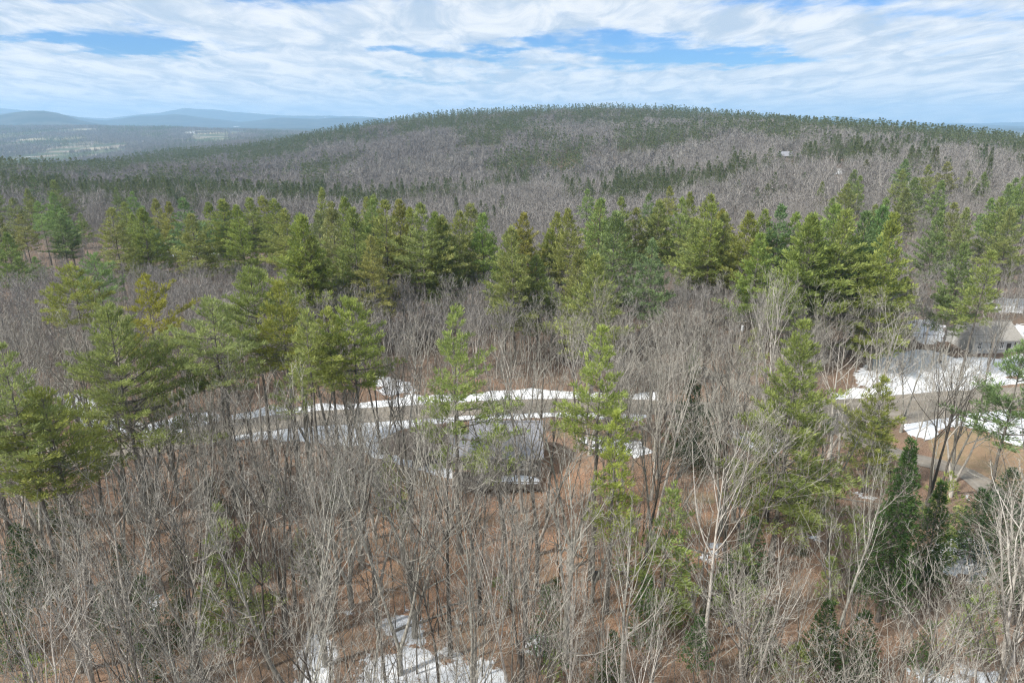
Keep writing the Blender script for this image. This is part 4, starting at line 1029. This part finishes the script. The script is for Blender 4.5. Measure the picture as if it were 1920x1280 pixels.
for _ in range(26000):
    y = 27 + 83 * rb.random() ** .8; x = rb.uniform(-.86, .86) * (y + 8)
    if len(cands) > 900: break
    big = rb.random() < .55
    H = rb.uniform(16, 22.5) if big else rb.uniform(9, 15)
    if y < 44: H = min(H, 18)
    px, py = proj(x, y, H); bx, by = proj(x, y, 0)
    if not (-70 < px < 1990) or py > 1262: continue
    # open litter slope below the house stays thinner
    openness = 0
    if 840 < bx < 1140 and 930 < by < 1180: openness = .78 if big else .78
    if 440 < bx < 1260 and 820 < by < 960: openness = max(openness, .3)
    if 620 < bx < 1260 and by > 1180: openness = max(openness, .35)
    if 680 < bx < 930 and by > 1210: openness = max(openness, .6)
    if in_poly(np.array([x]), np.array([y]), SNOW[13])[0] or any(in_poly(np.array([x]), np.array([y]), q_)[0] for q_ in SNOW[10:]): openness = max(openness, .55)
    if rb.random() < max(openness, hides_road(px, py, y, x)) or hides(px, py, y): continue
    md = (3.5 if big else 2.15) * (1.2 if y < 45 else 1)
    ok = all((x - a) ** 2 + (y - b) ** 2 > (md * (1 if bg == big else .62)) ** 2 for a, b, bg, *_ in cands)
    if not ok or any((x - a) ** 2 + (y - b) ** 2 < 2.0 for a, b in OCC) or not clear_of(x, y): continue
    cands.append((x, y, big, H, px, py))
bigs = sorted([c for c in cands if c[2]], key=lambda c: -c[3] / c[1])[:298]; slims = sorted([c for c in cands if not c[2]], key=lambda c: -c[3] / c[1])[:296]
print('bare trees', len(bigs), len(slims))
bare = []
for x, y, big, H, px, py in bigs + slims:
    lib = BIG if big else SLIM; v = rb.randrange(len(lib)); tr, cr = lib[v]; h0 = 19 if big else 14
    tx, ty = rb.gauss(0, .045), rb.gauss(0, .045)
    e = place_tree('bare_tree' if big else 'sapling', x, y, tr, cr, H / h0, rb.uniform(0, 6.28), G_, (tx, ty), rb.uniform(.85, 1.1))
    bare.append([e, 'bare' if big else 'slim', x, y, H, v, px, py])

# the rest of the broadleaf woods: nobody could count them
MIDB = [make_bare(360 + i, 17, .17, (1, 2), (9, 6, 5), 1.0, .055, .35, (mt, 'far_twig'), 3, .12, (5, 3, 3)) for i, mt in enumerate(('bare_bark', 'bare_bark', 'pale_bark', 'bare_bark', 'bare_bark', 'pale_bark'))]
FARB = [make_bare(380 + i, 16, .22, (1, 2), (9, 7, 4), 1.15, .12, .25, (mt, 'far_twig'), 3, .12, (3, 3, 3)) for i, mt in enumerate(('pale_bark', 'bare_bark', 'pale_bark', 'bare_bark', 'bare_bark'))]
SPK = [make_bare(400 + i, 15, .20, 2, (11, 10), 1.25, .20, .2, (('far_twig', 'bare_bark')[i % 2], 'far_twig'), 2, .1, (3, 3, 3)) for i in range(4)]
BR = [[make_brush(420 + i, 9, 4.2, 1.6)] for i in range(5)]
L_midb = library('woods_near', [list(t) for t in MIDB]); L_farb = library('woods_far', [list(t) for t in FARB]); L_spk = library('woods_crest', [list(t) for t in SPK])
L_br = library('brush', BR); L_fp = library('pines_far', [list(t) for t in FARP]); L_tp = library('pines_crest', [list(t) for t in TINY])
rng = np.random.default_rng(5)
def sample(y0, y1, spacing, umax=.80, keep=None):
    """jittered grid inside the sector the camera overlooks"""
    xs, ys = [], []
    y = y0
    while y < y1:
        w_ = umax * y + 12; n = int(2 * w_ / spacing); gx = -w_ + (np.arange(n) + .5) * spacing
        xs.append(gx + rng.uniform(-.48, .48, n) * spacing); ys.append(np.full(n, y) + rng.uniform(-.48, .48, n) * spacing); y += spacing
    x, y = np.concatenate(xs), np.concatenate(ys)
    if keep is not None: k = keep(x, y); x, y = x[k], y[k]
    return x, y
def ok_mask(x, y, road=4.2, far_snow=True):
    m = dist_lines(x, y, ROADS_W) > road
    for pl in (SNOW[1], SNOW[5], *BARE, LAWN[0]): m &= ~in_poly(x, y, pl)
    m &= ~((np.abs(x - HA[0] - 1) < 12) & (y > 83) & (y < 102)); m &= ~((np.abs(x - 106) < 8) & (y > 136) & (y < 155))
    m &= ~((np.abs(x - HC[0] * y / HC[1]) < 8) & (y > HC[1] - 150) & (y < HC[1] + 8))
    for pl in HILL_SNOW:
        for q in (1, 1.05, 1.1, 1.15): m &= ~in_poly(x * q, y * q, pl)
    m &= ~((np.abs(x - q1.x) < 4) & (y > q1.y - 24) & (y < q1.y + 2))
    return m
def put(name, lib, n, x, y, s0, s1, label, stands=False):
    z = zt(x, y) - .1
    px_, py_ = proj(x, y, z); low = np.clip((620 - px_) / 60, 0, 1) * np.clip((y - 175) / 30, 0, 1) * np.clip((400 - y) / 60, 0, 1)
    scatter(name, lib, np.stack([x, y, z], 1), rng.uniform(s0, s1, len(x)) * (1 - .42 * low), rng.uniform(0, 6.28, len(x)), (np.where(fbm(x / 70, y / 90, 31, 3) > rng.normal(.06, .05, len(x)), 0, rng.integers(1, n, len(x))) if stands else rng.integers(0, n, len(x))), label)
    print(name, len(x))
snow_hill = [g_poly(p) for p in ([(1522, 308), (1580, 308), (1580, 326), (1520, 326)], [(1555, 330), (1580, 330), (1575, 350), (1558, 350)])]
def thin_snow(x, y, f=.3):
    m = np.ones(len(x), bool)
    for pl in (SNOW[6], SNOW[7], SNOW[8], SNOW[0]): m &= ~(in_poly(x, y, pl) & (rng.random(len(x)) > f))
    return m
def sight(x, y, H=13):
    px, py = proj(x, y, zt(x, y) + H)
    m = np.ones(len(x), bool)
    q = rng.random(len(x))
    for i in range(len(x)):
        if y[i] < 128 and q[i] < hides_road(px[i], py[i], y[i], x[i]) : m[i] = False
        elif hides(px[i], py[i], y[i]) and q[i] < .8: m[i] = False
    return m
RIDGE = np.interp
def ridge_y(px): return np.interp(px, [400, 620, 1200, 1300, 1400, 1500, 1600, 1700, 1920], [1200, 1500, 1480, 1420, 1300, 1120, 1010, 950, 900])
def conifer_zone(x, y):
    """0..1 share of conifers over the hill"""
    px, py = proj(x, y, zt(x, y) + 18)
    fine = fbm(x / 48, y / 75, 58, 3); ridge = np.clip((y - (ridge_y(px) - 290)) / 120, 0, 1) * (px > 430)
    nz = fbm(x / 120, y / 170, 55, 4)
    patch = np.clip((nz - .04) * 7, 0, 1)
    left = np.clip((560 - px) / 200, 0, 1) * np.clip((y - 330) / 120, 0, 1)
    return np.clip(ridge * np.clip((fine + .19) * 6, .3, .95) + np.clip((nz * 1.1 + fine * .7 - .085) * 10, 0, .9) + .025 + left * np.clip((fbm(x / 70, y / 110, 66, 3) + .10) * 8, 0, 1) * .85, 0, .95) * np.clip((y - 300) / 150, 0, 1)
x, y = sample(100, 152, 3.9, .84, lambda x, y: ok_mask(x, y) & thin_snow(x, y, .55) & sight(x, y))
put('woods', L_midb, 6, x, y, .5, .95, 'dense bare grey woods around the road and up to the long pine row')
x, y = sample(152, 232, 3.9, .84, lambda x, y: ok_mask(x, y) & thin_snow(x, y, .35)); put('woods', L_midb, 6, x, y, .45, .78, 'bare grey woods at the foot of the long pine row')
x, y = sample(232, 300, 4.9, .84, lambda x, y: ok_mask(x, y)); put('woods', L_midb, 6, x, y, .65, .95, 'bare grey woods in the dip behind the long pine row')
x, y = sample(300, 660, 5.4, .80, lambda x, y: ok_mask(x, y)); cz = conifer_zone(x, y); k = (rng.random(len(x)) > cz)
put('woods', L_farb, 5, x[k], y[k], .8, 1.15, 'bare mauve-grey woods on the lower hillside', True)
k2 = ~k & (rng.random(len(x)) < .6); put('evergreen_woods', L_fp, 5, x[k2], y[k2], .5, .95, 'dark evergreens scattered through the lower hillside woods')
x, y = sample(660, 1660, 7.6, .80, lambda x, y: (960 + 1346 * x / y > -80)); cz = conifer_zone(x, y); k = (rng.random(len(x)) > cz)
put('woods', L_spk, 4, x[k], y[k], .85, 1.45, 'bare purple-grey woods covering the upper hill', True)
k2 = ~k & (rng.random(len(x)) < .85); put('evergreen_woods', L_tp, 4, x[k2], y[k2], .6, 1.3, 'dark evergreens along the crest of the hill')
x, y = sample(1660, 6200, 17.0, .76, lambda x, y: (960 + 1346 * x / y < 720) & (fbm(x / 240, y / 420, 14, 3) > -.09)); k = fbm(x / 210, y / 380, 12, 4) + rng.normal(0, .05, len(x)) > .05
put('evergreen_woods', L_tp, 4, x[k], y[k], .7, 1.35, 'evergreen woods filling the far valley'); put('woods', L_spk, 4, x[~k], y[~k], 1.0, 1.7, 'bare woods among the evergreens of the far valley')
# underbrush
def brush_keep(x, y):
    m = ok_mask(x, y, 4.4)
    px, py = proj(x, y, 0)
    op = ((px > 800) & (px < 1260) & (py > 930) & (py < 1190)) * .97 + ((px > 660) & (px < 930) & (py > 1200)) * .75
    return m & (rng.random(len(x)) > op) & thin_snow(x, y, .1) & (rng.random(len(x)) < .3 + .6 * (fbm(x / 9, y / 9, 15, 2) > 0)) & ~((px > 560) & (px < 1080) & (py < 960))
x, y = sample(40, 98, 2.5, .84, brush_keep); put('underbrush', L_br, 5, x, y, .3, .8, 'tangled leafless underbrush and saplings under the bare trees')
x, y = sample(98, 175, 2.6, .84, lambda x, y: ok_mask(x, y, 5.5) & thin_snow(x, y, .06) & ~((y < 118) & (dist_lines(x, y, [MAIN]) < 14) & (rng.random(len(x)) < .8))); put('underbrush', L_br, 5, x, y, .4, 1.1, 'reddish brush thicket between the road and the long pine row')

# fallen logs and stumps on the litter
def log(px, py, L, ang, r, lab):
    x, y = ground_at(px, py); g = Geo(); d = Vector((math.cos(ang), math.sin(ang), 0)); o = Vector((x, y, float(zt(x, y)) + r * .6))
    pts = []
    for i in range(7):
        q = o + d * L * (i / 6 - .5); q.z = float(zt(q.x, q.y)) + r * .7 + .05 * math.sin(i * 2.1); pts.append(q)
    g.tube(pts, [r * (1 - .08 * i) for i in range(7)], 8, True); g2 = Geo()
    for k in range(4):
        b = pts[2 + k]; g2.tube([b, b + Vector((-d.y * (.6 if k % 2 else -.6), d.x * (.6 if k % 2 else -.6), .5)) * 1.2], [r * .25, .015], 4)
    e = tag(g.obj('fallen_log', M['pine_bark']), lab, 'log', 'logs lying on the leaf litter'); g2.obj('broken_branch', M['twig'], e)
log(800, 1165, 7, .5, .16, 'fallen log across the snow patch below the thicket'); log(1000, 1108, 6, -.25, .14, 'fallen log on open orange litter under the house')
log(1060, 1030, 5, 2.4, .12, 'short fallen log leaning uphill on the open litter'); log(1330, 1040, 6, -.5, .15, 'fallen log on the small snow patch beyond the wispy pine')
log(870, 1130, 5, .2, .12, 'thin fallen log among trunks left of the open litter'); log(1600, 940, 6, -.4, .14, 'fallen log by the streak of snow under the huge pine')
def stump(px, py, r, h, lab):
    x, y = ground_at(px, py); g = Geo(); z = float(zt(x, y)); n = 6
    g.tube([Vector((x, y, z - .3)), Vector((x, y, z + h * .3)), Vector((x + .05, y, z + h))], [r * 1.4, r * 1.05, r * .95], 11, True)
    tag(g.obj('tree_stump', M['darkdoor']), lab, 'stump', 'stumps on the leaf litter')
stump(962, 962, .45, .9, 'broad dark stump just below the deck'); stump(1004, 993, .35, 1.2, 'taller dark stump downhill of the broad one'); stump(1118, 1084, .35, .8, 'dark stump at the foot of the bright pines')

# ------------------------------------------------------------------ labels for the trees that are told apart by neighbours
ORD = 'first second third fourth fifth sixth seventh eighth ninth tenth eleventh twelfth thirteenth fourteenth fifteenth sixteenth seventeenth eighteenth nineteenth twentieth'.split()
def ordinal(i):
    if i < 20: return ORD[i]
    t = 'twenty thirty forty fifty sixty seventy eighty ninety'.split()[(i + 1) // 10 - 2]; u = (i + 1) % 10
    return (t[:-1] + 'ieth') if u == 0 else t + '-' + ORD[u - 1]
def look_pine(e, H):
    r_, g_, b_ = e.children[0].color[:3]
    return 'dark' if r_ < .82 else ('yellow-green' if r_ > 1.06 else ('blue-green' if b_ > 1.0 else 'green'))
def number(items, phrase, cat, group, look=None):
    items.sort(key=lambda t: proj(t[2], t[3], float(zt(t[2], t[3])) + t[4])[0])
    for i, t in enumerate(items):
        c = look(t) if look else ''
        tag(t[0], ('%s %s' % (c, phrase % ordinal(i))).strip(), cat, group)
seg = lambda lst, a, b: [t for t in lst if a <= proj(t[2], t[3], float(zt(t[2], t[3])) + t[4])[0] < b]
lk = lambda t: look_pine(t[0], t[4])
number(seg(rowt, -99, 560), 'pine in the long row, %s from its left end', 'pine', 'pines of the long row', lk)
number(seg(rowt, 560, 925), 'row pine behind the bright bushy pine, %s from the left', 'pine', 'pines of the long row', lk)
number(seg(rowt, 925, 1380), 'row pine between the gap and the pole, %s from the left', 'pine', 'pines of the long row', lk)
number(seg(rowt, 1380, 2000), 'pine in the row past the utility pole, %s from the left', 'pine', 'pines of the long row', lk)
number(seg(clt, -99, 180), 'pine in the stand by the left edge, %s from the left', 'pine', 'pines of the stand at the left edge', lk)
number(seg(clt, 180, 700), 'small pine on the low ridge, %s from the left', 'pine', 'pines on the low ridge', lk)
number(seg(clt, 700, 1420), 'lone pine on the bare hillside, %s from the left', 'pine', 'pines dotting the hillside', lk)
number(seg(clt, 1420, 1650), 'pine near the hillside house, %s from the left', 'pine', 'pines near the hillside house', lk)
number(seg(clt, 1650, 1790), 'tall pine in the slope clump above the cottage, %s from the left', 'pine', 'pines of the slope clump', lk)
number(seg(clt, 1790, 2100), 'pine on the slope by the right edge, %s from the left', 'pine', 'pines by the right edge', lk)
for a_, b_, ph in ((-99, 430, 'by the left edge'), (430, 1150, 'below the house'), (1150, 1560, 'by the wispy pine'), (1560, 2100, 'by the dark spruces')):
    number(seg(young, a_, b_), 'understory evergreen sapling ' + ph + ', %s from the left', 'hemlock', 'understory evergreens ' + ph, lambda t: 'taller' if t[4] > 5.8 else 'low')
def land(px, by):
    col_ = ('by the left edge', 'under the layered pine', 'below the road pines', 'by the turnaround', 'below the house', 'by the bright pines', 'by the olive pine', 'by the spruces')[max(0, min(7, int(px // 240)))]
    row_ = 'at bottom' if by > 1290 else ('low on slope' if by > 1120 else ('mid slope' if by > 980 else 'nearer the road'))
    return row_, col_
zones = {}
for t in bare:
    by = proj(t[2], t[3], 0)[1]; zones.setdefault((t[1], *land(t[6], by)), []).append(t)
for (fam, r_, c_), items in zones.items():
    pal = (lambda t: 'pale' if t[5] in (3, 4) else ('dark-trunked' if t[5] in (0, 5, 7) else 'grey')) if fam == 'bare' else (lambda t: 'thin grey')
    number(items, ('bare tree ' if fam == 'bare' else 'young bare tree ') + r_ + ' ' + c_ + ', %s from the left', 'tree', ('bare trees ' if fam == 'bare' else 'young trees ') + r_ + ' ' + c_, pal)

# ------------------------------------------------------------------ haze of the distance
def haze():
    m = bpy.data.materials.new('haze_air'); m.use_nodes = True; nt = NT(m.node_tree); nt.n.clear()
    v = nt.new('ShaderNodeVolumePrincipled'); v.inputs['Color'].default_value = (.44, .70, 1.0, 1); v.inputs['Density'].default_value = HAZE_D; v.inputs['Anisotropy'].default_value = 0.1
    o = nt.new('ShaderNodeOutputMaterial'); nt.l.new(v.outputs[0], o.inputs['Volume'])
    g = Geo(); z0, z1 = -200, 380; g.box((0, 9600, (z0 + z1) / 2), (78000, 20000, z1 - z0))
    ob = g.obj('haze', m); tag(ob, 'pale blue haze thickening over the far valley and mountains', kind='stuff')
HAZE_D = 8.3e-5
haze()
